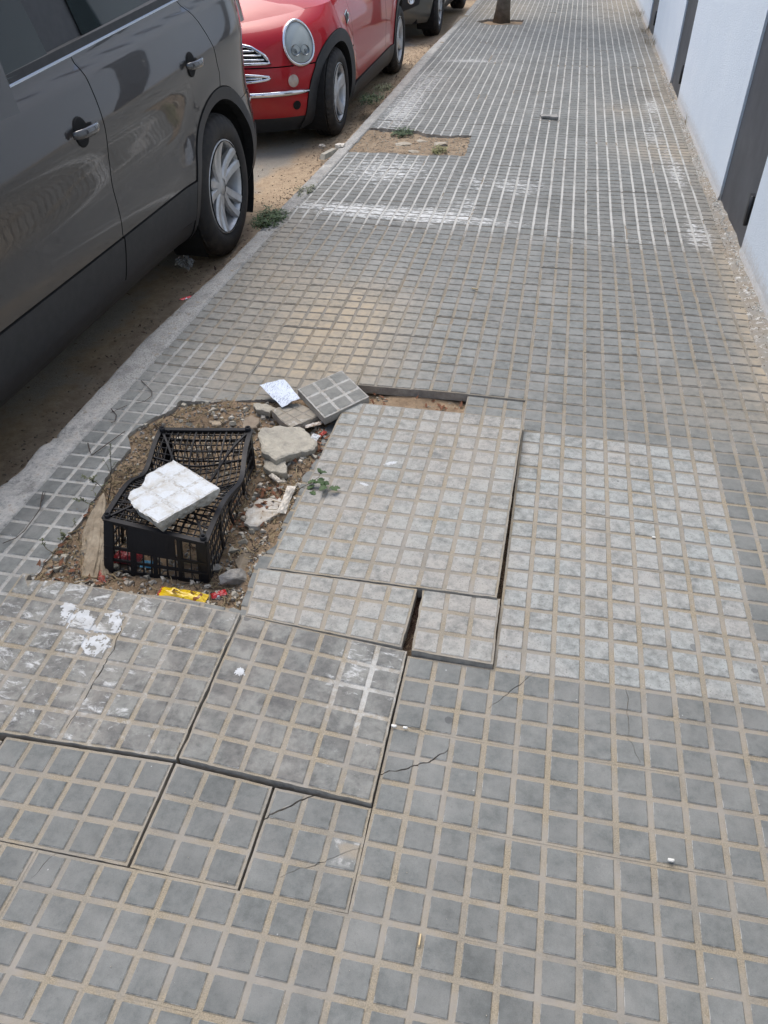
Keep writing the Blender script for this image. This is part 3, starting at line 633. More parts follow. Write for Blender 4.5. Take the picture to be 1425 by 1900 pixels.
class Skin:
    def __init__(s, W, F, R, yA, yB, nf=2.6, nr=3., rise=None, flares=(), barrel=.012):
        s.W, s.F, s.R, s.yA, s.yB, s.nf, s.nr, s.rise, s.flares, s.barrel = W, F, R, yA, yB, nf, nr, rise, flares, barrel
    def raw(s, u, z):
        zz = z; 
        if u <= 0: th = (u+1)*math.pi/2; Wd = s.W(z); Lf = s.yA-s.F(z); x = Wd*max(0, math.sin(th))**(2/s.nf); y = s.yA-Lf*max(0, math.cos(th))**(2/s.nf)
        elif u >= 1: th = (u-1)*math.pi/2; Wd = s.W(z); Lr = s.R(z)-s.yB; x = Wd*max(0, math.cos(th))**(2/s.nr); y = s.yB+Lr*max(0, math.sin(th))**(2/s.nr)
        else: x = s.W(z); y = s.yA+(s.yB-s.yA)*u
        if s.rise: x = x/s.W(z)*s.W(z-s.rise(y, z))
        ym = (s.F(z)+s.R(z))/2; hl = (s.R(z)-s.F(z))/2; x -= s.barrel*((y-ym)/hl)**2*(x/max(.1, s.W(z)))
        for (fy, fz, fr, amp) in s.flares:
            d = math.hypot(y-fy, z-fz); x += amp*math.exp(-((d-fr)/.07)**2)*(1 if abs(u-.5) < 1.6 else 0)*min(1, max(0, (x/max(.1, s.W(z))-.5)*4))
        return Vector((x, y, z))
    def at(s, u, z, off=0., side=1):
        p = s.raw(u, z)
        if off:
            n = s.normal(u, z); p = p+n*off
        return Vector((p.x*side, p.y, p.z))
    def normal(s, u, z):
        e = .004; a = s.raw(min(1.995, u+e), z)-s.raw(max(-.995, u-e), z); b = s.raw(u, z+e)-s.raw(u, z-e); n = a.cross(b)
        if n.length < 1e-12: return Vector((1, 0, 0))
        n.normalize(); return n if n.x > 0 or (abs(n.x) < .3 and n.y*(1 if u > .5 else -1) > 0) else -n
    def uy(s, y, z):
        if y < s.yA: return math.acos(min(1., max(0., (s.yA-y)/(s.yA-s.F(z))))**(s.nf/2))/(math.pi/2)-1
        if y > s.yB: return 1+math.asin(min(1., max(0, (y-s.yB)/(s.R(z)-s.yB)))**(s.nr/2))/(math.pi/2)
        return (y-s.yA)/(s.yB-s.yA)
    def uxf(s, x, z): return math.asin(min(1., max(0, x/s.W(z)))**(s.nf/2))/(math.pi/2)-1
    def uxr(s, x, z): return 2-math.asin(min(1., max(0, x/s.W(z)))**(s.nr/2))/(math.pi/2)
def clip_cell(poly, a0, a1, b0, b1):
    def cl(pts, ins, inter):
        out = []
        for i in range(len(pts)):
            p, q_ = pts[i-1], pts[i]; ip_, iq = ins(p), ins(q_)
            if iq:
                if not ip_: out.append(inter(p, q_))
                out.append(q_)
            elif ip_: out.append(inter(p, q_))
        return out
    def X(c): return lambda p, q_: (c, p[1]+(q_[1]-p[1])*(c-p[0])/(q_[0]-p[0]))
    def Y(c): return lambda p, q_: (p[0]+(q_[0]-p[0])*(c-p[1])/(q_[1]-p[1]), c)
    for ins, it in ((lambda p: p[0] >= a0, X(a0)), (lambda p: p[0] <= a1, X(a1)), (lambda p: p[1] >= b0, Y(b0)), (lambda p: p[1] <= b1, Y(b1))):
        poly = cl(poly, ins, it)
        if len(poly) < 3: return []
    return poly
def panel(mb, poly, mapf, sa, sb, depth=.014, off=0., mi=0, rim=True):
    """poly in parameter space, gridded, mapped by mapf(a, b, off); its edge turned inward by depth"""
    ar = sum(poly[i-1][0]*poly[i][1]-poly[i][0]*poly[i-1][1] for i in range(len(poly)))
    if ar < 0: poly = poly[::-1]
    A0 = min(p[0] for p in poly); A1 = max(p[0] for p in poly); B0 = min(p[1] for p in poly); B1 = max(p[1] for p in poly)
    na = max(1, int(math.ceil((A1-A0)/sa))); nb = max(1, int(math.ceil((B1-B0)/sb)))
    key = {}; vs = []; par = []; fs = []
    def vid(p):
        k = (round(p[0]*20000), round(p[1]*20000))
        if k not in key: key[k] = len(vs); vs.append(mapf(p[0], p[1], off)); par.append(p)
        return key[k]
    for i in range(na):
        for j in range(nb):
            c = clip_cell(poly, A0+(A1-A0)*i/na, A0+(A1-A0)*(i+1)/na, B0+(B1-B0)*j/nb, B0+(B1-B0)*(j+1)/nb)
            if len(c) < 3: continue
            ids = []
            for p in c:
                k = vid(p)
                if not ids or ids[-1] != k: ids.append(k)
            if ids[0] == ids[-1]: ids.pop()
            if len(set(ids)) < 3 or len(set(ids)) != len(ids): continue
            fs.append(ids)
    mb.add(vs, fs, mi, True)
    if rim:
        cnt = {}
        for f in fs:
            for i in range(len(f)):
                e = (f[i-1], f[i]); r = (f[i], f[i-1])
                if r in cnt: del cnt[r]
                else: cnt[e] = 1
        iv = {}; v2 = []; f2 = []
        for (a, b) in cnt:
            for k in (a, b):
                if k not in iv: iv[k] = len(v2); v2.append(mapf(par[k][0], par[k][1], off-.0003)); v2.append(mapf(par[k][0], par[k][1], off-depth))
            f2.append((iv[a], iv[b], iv[b]+1, iv[a]+1))
        mb.add(v2, f2, 1, False)  # turned-in edges coloured dark, painting in the shade of the panel gaps
def dense(pts, step=.02):
    out = []
    for i in range(len(pts)):
        a, b = Vector(pts[i]), Vector(pts[(i+1) % len(pts)]); k = max(1, int((b-a).length/step))
        for j in range(k): p = a+(b-a)*j/k; out.append((p.x, p.y))
    return out
def arc(cy, cz, r, a0, a1, n=20): return [(cy+r*math.cos(math.radians(a0+(a1-a0)*i/n)), cz+r*math.sin(math.radians(a0+(a1-a0)*i/n))) for i in range(n+1)]
class Car:
    def __init__(s, root, skin): s.root, s.sk = root, skin
    def side(s, mb, yz, side=1, off=0., depth=.014, mi=0, step=.05):
        pts = [(s.sk.uy(y, z), z) for y, z in dense(yz)]
        L = s.sk.yB-s.sk.yA
        panel(mb, pts, lambda a, b, o: s.sk.at(a, b, o, side), step/L, min(step, .02), depth, off, mi)
    def uz(s, mb, pts, side=1, off=0., depth=.014, mi=0, su=.04, sz=.03): panel(mb, pts, lambda a, b, o: s.sk.at(a, b, o, side), su, sz, depth, off, mi)
    def front(s, mb, xz, off=0., depth=.014, mi=0, sx=.04, sz=.03):
        """polygon in (x, z) over the whole nose"""
        def f(a, b, o):
            p = s.sk.at(s.sk.uxf(abs(a), b), b, o, 1); return Vector((p.x if a >= 0 else -p.x, p.y, p.z))
        panel(mb, dense(xz), f, sx, sz, depth, off, mi)
def wheel(root, name, c, R, rim_r, wdt, side, style, loc_label=None, spin=0.):
    """tyre, rim; axis along x; side +1 faces +x"""
    c = Vector(c); ax = Vector((side, 0, 0)); hw = wdt/2
    hub = MB(); hub.lathe([(.001, -.02), (rim_r*.62, -.02), (rim_r*.62, -.035), (.001, -.035)], c+ax*(hw-.075), ax, 40); hub.lathe([(rim_r*.97, hw), (rim_r*.97, -hw), (.001, -hw)], c, ax, 40, 0)
    w = hub.build('wheel', M_DARK, root)
    t = MB(); pr = [(rim_r*1.0, hw-.018), (rim_r*1.05, hw-.004), (rim_r+(R-rim_r)*.35, hw+.004), (rim_r+(R-rim_r)*.6, hw+.002), (R-.030, hw-.006), (R-.012, hw-.016), (R-.003, hw-.030), (R, hw-.045)]
    tread = []; 
    for g in (-.55, -.18, .18, .55): x = hw*g; tread += [(R, x-.006), (R-.008, x-.005), (R-.008, x+.005), (R, x+.006)]
    prof = pr+tread[::-1]+[(r, -h) for r, h in pr[::-1]]
    np_ = len(pr)
    def rad(a, i, r):
        if i in (5, 6, 7, len(prof)-6, len(prof)-7, len(prof)-8) and (a % 4) == 0: return r-.006
        return r
    t.lathe(prof, c, ax, 176, rad=rad); t.build('tyre', M_TYRE, w)
    r = MB(); r.lathe([(rim_r*.90, -.05), (rim_r*.93, hw-.03), (rim_r*.965, hw-.008), (rim_r*1.0, hw-.004), (rim_r*1.01, hw-.012), (rim_r*.99, hw-.02)], c, ax, 64)
    yv, zv = Vector((0, 1, 0)), Vector((0, 0, 1))
    def spoke(a0, r0, r1, w0, w1, o0, o1, th=.022, curve=0.):
        prof = [(-.5, 0), (-.32, 1), (.32, 1), (.5, 0), (.45, -1), (-.45, -1)]; vs = []; n = 8; fs = []
        for i in range(n):
            k = i/(n-1); rr = r0+(r1-r0)*k; an = a0+curve*k; wd = w0+(w1-w0)*k; oo = o0+(o1-o0)*k-.012*math.sin(math.pi*k)
            d = yv*math.cos(an)+zv*math.sin(an); tt = -yv*math.sin(an)+zv*math.cos(an)
            for (x, y) in prof: vs.append(c+d*rr+tt*x*wd+ax*(oo+y*th*(.5 if y > 0 else .9)))
        m = len(prof)
        for i in range(n-1):
            for q_ in range(m): fs.append((i*m+q_, i*m+(q_+1) % m, (i+1)*m+(q_+1) % m, (i+1)*m+q_))
        r.add(vs, fs, 0, False)
    face = hw-.012
    if style == 'double':
        for k in range(5):
            a = spin+k*2*math.pi/5
            for sgn in (-1, 1): spoke(a+sgn*.27, .040, rim_r*.965, .044, .052, face-.026, face-.002, .022, -sgn*.07)
        r.lathe([(.001, .006), (.040, .005), (.046, 0), (.075, -.008), (.085, -.03), (.001, -.04)], c+ax*(face-.022), ax, 30)
    elif style == 'five':
        for k in range(5):
            a = spin+k*2*math.pi/5; spoke(a, .03, rim_r*.96, .060, .105, face-.02, face-.006, .02)
        r.lathe([(.001, .006), (.034, .005), (.04, 0), (.07, -.006), (.08, -.03), (.001, -.04)], c+ax*(face-.012), ax, 30)
    else:
        for k in range(10): spoke(spin+k*2*math.pi/10, .03, rim_r*.96, .035, .03, face-.02, face-.006, .02)
        r.lathe([(.001, .006), (.05, .005), (.07, -.006), (.08, -.03)], c+ax*(face-.012), ax, 30)
    rim = r.build('rim', M_ALLOY, w)
    cap_c = c+ax*(face-.014 if style == 'double' else face-.004)
    return w, rim, cap_c, ax
def greenhouse(car, gk, z0, z1, ws, rg, side_glass, pillars_mat, roof_mat, roof_crown=.07):
    """side glass, pillars, roof over a second skin"""
    C2 = Car(car.root, gk)
    for sd in (1, -1):
        p = MB(); C2.uz(p, [(gk.uy(gk.yA, z0)-.0, z0), (1.0, z0), (1.0, z1), (0., z1)], sd, off=-.004, depth=.01, su=.1); p.build('pillar', pillars_mat, car.root)
        for poly in side_glass:
            g_ = MB(); C2.side(g_, poly, sd, off=.002, depth=.006); g_.build('window', M_GLS, car.root)
    for u0, u1, nm, m, o in ((-1., -.28, 'windscreen', M_GLS, 0), (-.27, 0., 'pillar', roof_mat, .002), (1., 1.27, 'pillar', roof_mat, .002), (1.28, 2., 'rear_window', M_GLS, 0)):
        p = MB()
        for sd in (1, -1):
            C2.uz(p, [(u0, z0), (u1, z0), (u1, z1), (u0, z1)], sd, off=o, depth=.01)
            if nm == 'pillar': p.build(nm, m, car.root); p = MB()
        if p.v: p.build(nm, m, car.root)
    rf = MB(); nU = 30; rings = 7; vs = []
    ring = [gk.raw(-1+3*i/nU*.9999, z1) for i in range(nU+1)]; full = ring+[Vector((-p.x, p.y, p.z)) for p in reversed(ring[1:-1])]
    ym = (gk.F(z1)+gk.R(z1))/2; hl = (gk.R(z1)-gk.F(z1))/2
    for k in range(rings+1):
        t = k/rings
        for p in full:
            e = 1-t; yy = ym+(p.y-ym)*(1-t*.999); vs.append((p.x*e, yy if True else p.y, z1+.0+roof_crown*(1-e**2.4)))
    m = len(full); fs = [(k*m+i, k*m+(i+1) % m, (k+1)*m+(i+1) % m, (k+1)*m+i) for k in range(rings) for i in range(m)]
    rf.add(vs, fs, 0, True); rf.build('roof', roof_mat, car.root)
def hood(mb, sk, ztop, y0, y1, crown, mi=0, ny=26, nx=18, off=0.):
    vs = []
    for i in range(ny+1):
        y = y0+(y1-y0)*i/ny; z = ztop(y); u = sk.uy(y, z); xe = sk.raw(u, z).x
        for j in range(nx+1):
            a = -1+2*j/nx; vs.append((xe*a, y, z+crown*(1-abs(a)**2.6)*min(1, (y-y0)/(.25))**.6+off))
    mb.add(vs, [(i*(nx+1)+j, (i+1)*(nx+1)+j, (i+1)*(nx+1)+j+1, i*(nx+1)+j+1) for i in range(ny) for j in range(nx)], mi, True)
def arch_poly_below(y0, y1, z0, z1, archs, ra):
    """(y, z) outline of a strip y0..y1, z0..z1 with arches cut out of its lower edge"""
    pts = [(y0, z1), (y0, z0)]
    for (ay, az) in archs:
        if az > z0: h = math.sqrt(max(0, ra*ra-(az-z0)**2))
        else: h = math.sqrt(max(0, ra*ra-(z0-az)**2))
        a0 = math.degrees(math.atan2(z0-az, -h)); a1 = math.degrees(math.atan2(z0-az, h))
        if a0 < 0: a0 += 360
        pts += arc(ay, az, ra, a0, a1)
    pts += [(y1, z0), (y1, z1)]; return pts

def liners(root, archs, ra, x0, x1):
    for ay, az in archs:
        for sd in (1, -1):
            mb = MB(); a = arc(ay, az, ra, -35, 215, 28); n = len(a); vs = [(sd*x0, y, z) for y, z in a]+[(sd*x1, y, z) for y, z in a]
            mb.add(vs, [(i, i+1, n+i+1, n+i) for i in range(n-1)]+[tuple(range(n))], 0, False); mb.build('wheel_arch_liner', M_DARK, root)
def logo(mb, c, ax, r):
    """two stacked strokes in a ring: a V over a W"""
    c = Vector(c); s_ = 1 if ax.x > 0 else -1; P2 = lambda a, b, o: c+Vector((s_*o, a*r*-s_*-1, b*r))
    mb.lathe([(r*.86, .001), (r*.90, .004), (r*.98, .004), (r*1.02, .001)], c, ax, 28)
    V = [[(-.42, .74), (0, .08), (.42, .74)], [(-.74, .42), (-.36, -.74), (0, -.02), (.36, -.74), (.74, .42)]]
    for st in V:
        for a, b in zip(st[:-1], st[1:]):
            mb.tube([P2(a[0], a[1], .003), P2(b[0], b[1], .003)], r*.075, 6)
# ---- grey sport utility car, tail to the far end
def suv():
    X0, Y0 = -2.705, 1.41
    root = empty('parked_car', (X0, Y0, RD), 'large dark grey car nearest the camera, its rear wheel right against the kerb', 'car', 'cars parked along the kerb')
    W = sip([(.20, .78), (.26, .845), (.335, .880), (.42, .898), (.50, .905), (.56, .9045), (.62, .896), (.68, .889), (.76, .893), (.84, .902), (.88, .9035), (.94, .8985), (1.02, .882), (1.045, .872), (1.075, .848), (1.095, .841), (1.3, .82)])
    F = ip([(.2, -2.05), (.5, -2.16), (.8, -2.12), (1.0, -2.0), (1.2, -1.8)]); R = sip([(.2, 2.10), (.32, 2.19), (.5, 2.235), (.66, 2.235), (.72, 2.19), (.95, 2.15), (1.2, 2.09)])
    rise = lambda y, z: .065*y*min(1, max(0, (z-.60)/.3))
    AR = [(-1.30, .345), (1.30, .345)]; RO, RI = .455, .402
    sk = Skin(W, F, R, -1.35, 1.50, 2.8, 2.9, rise, [(a[0], a[1], .46, .010) for a in AR]); car = Car(root, sk)
    zb = lambda y: 1.095+.065*y
    top = lambda y0, y1, n=8: [(y0+(y1-y0)*i/n, zb(y0+(y1-y0)*i/n)) for i in range(n+1)]
    fd = [(-.80, .505), (.142, .505), (.165, .61), (.180, .75), (.183, .88), (.176, 1.0), (.168, zb(.168))]+top(.168, -.72)[1:]+[(-.79, .9)]
    rdoor = [(.148, .505)]+arc(1.30, .345, RO+.004, 159.4, 87, 16)+[(1.338, .86), (1.30, .965), (1.20, 1.08), (1.10, zb(1.10))]+top(1.10, .174)[1:]+[(.182, 1.0), (.189, .88), (.186, .75), (.171, .61)]
    qt = arc(1.30, .345, RO+.004, 20.6, 86, 14)[::-1]
    quarter = [(1.345, .86), (1.307, .965), (1.207, 1.08), (1.107, zb(1.107))]+top(1.107, 2.04)[1:]+[(2.10, .74), (2.10, .70), (1.76, .70)]+arc(1.30, .345, RO+.004, 50.5, 86, 8)
    for sd in (1, -1):
        d = MB(); car.side(d, fd, sd); fdo = d.build('door', M_GREY, root)
        d = MB(); car.side(d, rdoor, sd); rdo = d.build('door', M_GREY, root)
        d = MB(); car.side(d, quarter, sd); d.build('rear_quarter', M_GREY, root)
        d = MB(); car.side(d, [(1.76, .695)]+[(2.19, .695), (2.19, .52)]+arc(1.30, .345, RO+.004, 22, 50, 8), sd)
        car.uz(d, [(1.545, .52), (2., .52), (2., .695), (1.545, .695)], sd) ; d.build('rear_bumper', M_GREY, root)
        d = MB(); car.side(d, [(1.74, .515), (2.19, .515), (2.17, .30), (1.756, .30)], sd, .004); car.uz(d, [(1.545, .30), (2., .30), (2., .515), (1.545, .515)], sd, .002); d.build('bumper_cladding', M_PLAS, root)
        d = MB(); car.uz(d, [(1.55, .70), (2., .70), (2., 1.0), (1.55, 1.0)], sd); d.build('tailgate', M_GREY, root)
        d = MB(); car.uz(d, [(sk.uy(1.93, 1.0), 1.02), (1.62, .93), (1.66, 1.19), (sk.uy(1.80, 1.18), 1.20), (sk.uy(1.84, 1.1), 1.10)], sd, .005, .012, su=.03, sz=.02); d.build('taillight', M_REDL, root)
        # front end
        d = MB(); car.side(d, [(-.81, .505)]+[(-.80, .9), (-.73, zb(-.73))]+[(-1.0, .995), (-1.5, .95), (-1.95, .80), (-2.0, .62)]+arc(-1.30, .345, RO+.004, 142, 20.6, 14), sd); d.build('fender', M_GREY, root)
        d = MB(); car.uz(d, [(-1, .30), (-.35, .30), (-.35, .60), (-1, .62)], sd); car.side(d, [(-1.76, .30), (-2.04, .30), (-2.0, .60), (-1.67, .62)], sd); d.build('front_bumper', M_GREY, root)
        d = MB(); car.uz(d, [(-.74, .68), (-.45, .70), (-.42, .84), (-.72, .82)], sd, .004); d.build('headlight', M_LENS, root)
        d = MB(); car.uz(d, [(-1, .64), (-.76, .66), (-.76, .80), (-1, .78)], sd, .002); d.build('grille', M_PLAS, root)
        # cladding
        d = MB()
        car.side(d, [(-.79, .335), (.125, .335), (.132, .42), (.142, .499), (-.79, .499)], sd, .005); car.side(d, [(.133, .335), (.141, .42), (.152, .499)]+arc(1.30, .345, RO+.002, 160.2, 181.2, 6), sd, .005)
        car.side(d, arc(-1.30, .345, RO+.002, 19.8, -1.2, 4)+[(-.80, .335), (-.80, .499)], sd, .005)
        d.build('side_cladding', M_PLAS, root)
        d = MB(); car.side(d, [(-.87, .235), (.87, .235), (.85, .328), (-.85, .328)], sd, .0, .06); d.build('sill', M_PLAS, root)
        for ay, az in AR:
            d = MB(); car.side(d, arc(ay, az, RO, -14, 194, 40)+arc(ay, az, RI, 194, -14, 40), sd, .006, .05, step=.035); d.build('wheel_arch_trim', M_PLAS, root)
        # seal under the glass, and an added bright strip imitating the shoulder's sky reflection
        d = MB(); pts = []
        for i in range(28):
            y = -.74+2.72*i/27; p = sk.at(sk.uy(y, zb(y)), zb(y), 0, sd); pts.append(p+Vector((-sd*.012, 0, .020)))
        d.sweep(pts, [(-.014, -.014), (.010, -.014), (.008, .014), (-.014, .018)] if True else [], smooth=False); d.build('window_seal', M_PLAS, root)
        d = MB(); d.sweep([p+Vector((sd*.0085, 0, -.0245)) for p in pts], [(-.003, -.016), (.0035, -.0135), (.0015, .0125), (-.006, .014)], smooth=True); d.build('shoulder_highlight', M_SHINE, root)
        # handles, each over a dark disc painting the shade of its cup
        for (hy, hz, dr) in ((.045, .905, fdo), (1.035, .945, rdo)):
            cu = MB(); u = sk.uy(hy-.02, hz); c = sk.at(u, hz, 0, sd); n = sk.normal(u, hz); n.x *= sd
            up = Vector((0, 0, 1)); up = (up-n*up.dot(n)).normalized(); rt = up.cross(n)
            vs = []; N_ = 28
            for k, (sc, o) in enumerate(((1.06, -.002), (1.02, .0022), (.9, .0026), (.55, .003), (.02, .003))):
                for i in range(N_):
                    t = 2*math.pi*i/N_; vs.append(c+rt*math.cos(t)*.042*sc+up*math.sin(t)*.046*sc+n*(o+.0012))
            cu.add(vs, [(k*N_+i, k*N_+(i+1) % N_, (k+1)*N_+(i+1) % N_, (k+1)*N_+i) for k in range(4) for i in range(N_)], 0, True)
            cu.build('cup_shade_disc', M_DARK, dr)
            h = MB(); hp = []
            for i in range(13):
                t = -1+2*i/12; hp.append(c+Vector((0, 1, 0))*(t*.082+.012)+up*.002+n*(.010+.026*(1-abs(t)**3.)))
            h.sweep(hp, [(.007*math.cos(a)*1.0, .0145*math.sin(a)) for a in [k*math.pi/5 for k in range(10)]], up=up, scale=[.75]+[1+.12*math.sin(math.pi*i/12) for i in range(1, 12)]+[.8])
            h.build('handle', M_HAND, dr)
        for ay, az in AR:
            w, rim, cc, ax = wheel(root, 'wheel', (sd*.775, ay, az), .338, .222, .215, sd, 'double', spin=math.radians(100 if ay > 0 else 70))
            e = MB(); e.lathe([(.001, 0), (.031, 0), (.031, -.01)], cc-ax*.010, ax, 28, 1); logo(e, cc-ax*.010, ax, .030); e.build('hub_emblem', [M_CHR, M_BLK], w)
    hb = MB(); hood(hb, sk, ip([(-2.05, .80), (-1.5, .955), (-1.0, 1.0), (-.7, 1.04)]), -1.98, -.75, .07); hb.build('bonnet', M_GREY, root)
    u = MB(); u.box((0, .02, .47), (1.40, 3.9, .50)); u.box((0, .55, .88), (1.50, 2.9, .30)); u.build('underbody', M_DARK, root)
    liners(root, AR, RI+.01, .70, .875)
    gk = Skin(ip([(1.0, .855), (1.10, .84), (1.35, .77), (1.58, .68)]), ip([(1.0, -1.25), (1.10, -1.05), (1.58, -.38)]), ip([(1.0, 2.12), (1.10, 2.09), (1.3, 2.02), (1.58, 1.82)]), -.36, 1.72, 4., 4.)
    sg = [[(-.62, zb(-.62)+.02), (.05, zb(.05)+.022), (.02, 1.50), (-.15, 1.52)], [(.30, zb(.3)+.02), (.98, zb(.98)+.02), (1.0, 1.50), (.28, 1.52)], [(1.10, zb(1.1)+.02), (1.62, 1.24), (1.5, 1.42), (1.10, 1.50)]]
    greenhouse(car, gk, 1.0, 1.58, None, None, sg, M_PLAS, M_GREY, .075)
    for sd in (1, -1):
        rr = MB(); rr.tube([(sd*.60, -.2, 1.66), (sd*.61, .0, 1.69), (sd*.61, 1.3, 1.69), (sd*.60, 1.5, 1.655)], .016); rr.build('roof_rail', M_PLAS, root)
        m_ = MB(); rock = [(sd*.86, -.62, 1.13), (sd*.93, -.63, 1.14)]; m_.tube(rock, .02); m_.box((sd*1.0, -.62, 1.17), (.2, .1, .14), taper=.85); m_.build('wing_mirror', M_GREY, root)
    return root
# ---- small red hatchback, nose to the camera
def hatch():
    X0, Y0 = -2.685, 6.43
    root = empty('parked_car', (X0, Y0, RD), 'small glossy red car with round chrome ringed headlights, second from the camera', 'car', 'cars parked along the kerb')
    W = sip([(.12, .76), (.2, .815), (.28, .835), (.4, .845), (.55, .846), (.66, .842), (.74, .832), (.80, .815), (.86, .79), (.91, .765), (.96, .74)])
    F = sip([(.10, -1.80), (.2, -1.88), (.28, -1.925), (.45, -1.935), (.54, -1.925), (.56, -1.905), (.62, -1.885), (.70, -1.845), (.76, -1.785), (.80, -1.71), (.84, -1.60), (.9, -1.4)])
    R = sip([(.12, 1.62), (.3, 1.69), (.5, 1.70), (.8, 1.65), (1.0, 1.58)])
    AR = [(-1.23, .30), (1.237, .30)]; RO, RI = .415, .338
    sk = Skin(W, F, R, -1.12, 1.20, 2.35, 3.0, None, [(a[0], a[1], .42, .012) for a in AR], .02); car = Car(root, sk)
    zt = ip([(-1.72, .799), (-1.69, .799), (-1.6, .82), (-1.4, .855), (-1.1, .885), (-.85, .90), (0, .90), (1.7, .93)])
    tp = lambda y0, y1, n=10: [(y0+(y1-y0)*i/n, zt(y0+(y1-y0)*i/n)) for i in range(n+1)]
    bon = MB()
    for sd in (1, -1):
        yz = dense([(-.80, .555), (-.80, zt(-.8))]+tp(-.8, -1.69)[1:]+[(-1.70, .799)])[:-60 or None]
        yz = []
        seq = [(-.80, .555), (-.80, zt(-.8))]+tp(-.8, -1.69)[1:]
        for i in range(len(seq)-1): yz += dense([seq[i], seq[i+1]])[:max(1, int((Vector(seq[i+1])-Vector(seq[i])).length/.02))]
        yz.append(seq[-1]); up_ = [(sk.uy(y, z), z) for y, z in yz]+[(-1, .799), (-1, .555)]
        lo_ = arc(-1.23, .30, RO+.003, 142, 38, 40); up_ += [(sk.uy(lo_[0][0]-k, .555), .555) for k in (.2, .1, .05)]+[(sk.uy(y, z), z) for y, z in lo_]
        panel(bon, up_, lambda a, b, o, sd=sd: sk.at(a, b, o, sd), .035/(sk.yB-sk.yA), .02, .014, 0.)
    hood(bon, sk, zt, -1.7122, -.80, .085, ny=90)
    bn = bon.build('bonnet', M_RED, root)
    fb = MB(); 
    for sd in (1, -1):
        car.uz(fb, [(-1, .235), (sk.uy(-1.60, .25), .225), (sk.uy(-1.645, .30), .32), (sk.uy(-1.62, .45), .45), (sk.uy(-1.56, .548), .548), (-1, .548)], sd, su=.025, sz=.025)
    fb.build('front_bumper', M_RED, root)
    lo = MB()
    for sd in (1, -1): car.uz(lo, [(-1, .12), (sk.uy(-1.56, .12), .12), (sk.uy(-1.62, .22), .225), (-1, .232)], sd, -.002, su=.025, sz=.025)
    lo.build('lower_spoiler', M_PLAS, root)
    def skp(x, z, off=0.):
        sd = 1 if x >= 0 else -1; u = sk.uxf(abs(x), z); p = sk.at(u, z, off, sd); n = sk.normal(u, z); return p, Vector((n.x*sd, n.y, n.z))
    # bumper bar
    b = MB(); pts = [skp(-.70+1.40*i/30, .392, .018)[0] for i in range(31)]; b.tube(pts, .019, 10, scale=[.55, .85]+[1]*27+[.85, .55]); b.build('bumper_bar', M_CHR, root)
    # upper grille: bright outline, slats, dark mouth
    gp = [(-.50, .575), (.50, .575), (.46, .625), (.38, .668), (.25, .695), (-.25, .695), (-.38, .668), (-.46, .625)]
    g_ = MB(); car.front(g_, gp, .003, .01); gr = g_.build('grille', M_DARK, root)
    fr = MB(); pts = [skp(x, z, .008)[0] for x, z in dense(gp, .03)]; fr.tube(pts, .011, 8, closed=True); fr.build('grille_surround', M_CHR, gr)
    for zz in (.598, .622, .648, .672):
        hx = float(np.interp(zz, [.575, .625, .668, .695], [.48, .44, .36, .22])); s_ = MB(); s_.tube([skp(-hx+2*hx*i/20, zz, .010)[0] for i in range(21)], .0075, 6); s_.build('grille_slat', M_CHR, gr)
    gp2 = [(.50*math.cos(t)*1.0, .492+.030*math.sin(t)) for t in [2*math.pi*i/40 for i in range(40)]]
    g2 = MB(); car.front(g2, gp2, .002, .008); o2 = g2.build('lower_grille', M_DARK, root)
    fr = MB(); fr.tube([skp(x, z, .006)[0] for x, z in gp2], .010, 8, closed=True); fr.tube([skp(-.45+.9*i/20, .492, .008)[0] for i in range(21)], .006, 6); fr.build('grille_surround', M_CHR, o2)
    pl = MB(); p, n = skp(0., .35, .012); pl.box(p, (.50, .012, .11)); pl.build('number_plate', mat('plate_white', (.7, .7, .68), rough=.4), root)
    for sd in (1, -1):
        # headlight: an egg-shaped glass in a chrome ring
        p, n = skp(sd*.66, .678, 0.); n = (n+Vector((sd*.10, -.35, .18))).normalized()
        up = Vector((0, 0, 1)); up = (up-n*up.dot(n)).normalized(); rt = up.cross(n).normalized()
        def ring(sc, o, N_=48):
            out = []
            for i in range(N_):
                t = 2*math.pi*i/N_; a = .108*math.cos(t)*(1-.10*math.sin(t)); bb = .138*math.sin(t); out.append(p+rt*a*sc+up*bb*sc+n*o)
            return out
        def rings(mb, L, mi=0):
            N_ = 48; vs = []
            for sc, o in L: vs += ring(sc, o)
            mb.add(vs, [(k*N_+i, k*N_+(i+1) % N_, (k+1)*N_+(i+1) % N_, (k+1)*N_+i) for k in range(len(L)-1) for i in range(N_)], mi, True)
        h = MB(); rings(h, [(.90, .020), (.75, .030), (.5, .038), (.25, .042), (.01, .043)]); hl = h.build('headlight', M_LENS, root)
        c = MB(); rings(c, [(1.06, -.075), (1.08, -.02), (1.07, .012), (1.03, .026), (.97, .030), (.92, .024), (.90, .012)]); c.build('headlight_ring', M_CHR, hl)
        for (ox, oz, r_) in ((-.038*sd, -.050, .036), (.030*sd, -.052, .034)):
            b_ = MB(); b_.lathe([(r_, .038), (r_*.96, .044), (r_*.9, .040), (r_*.5, .037), (.001, .041)], p+rt*(ox*sd)+up*oz, n, 28); b_.build('lamp_projector', M_LENS2, hl)
        # fog lamp and round opening
        p2, n2 = skp(sd*.635, .462, 0.); f_ = MB(); f_.lathe([(.050, -.004), (.046, .006), (.040, .004)], p2, n2, 28, 1); f_.lathe([(.040, .003), (.02, .008), (.001, .009)], p2, n2, 28); f_.build('fog_lamp', [M_AMB, M_RED], root)
        p3, n3 = skp(sd*.64, .305, 0.); f_ = MB(); f_.lathe([(.030, .0025), (.001, .002)], p3, n3, 24); f_.build('tow_hole', M_DARK, root)
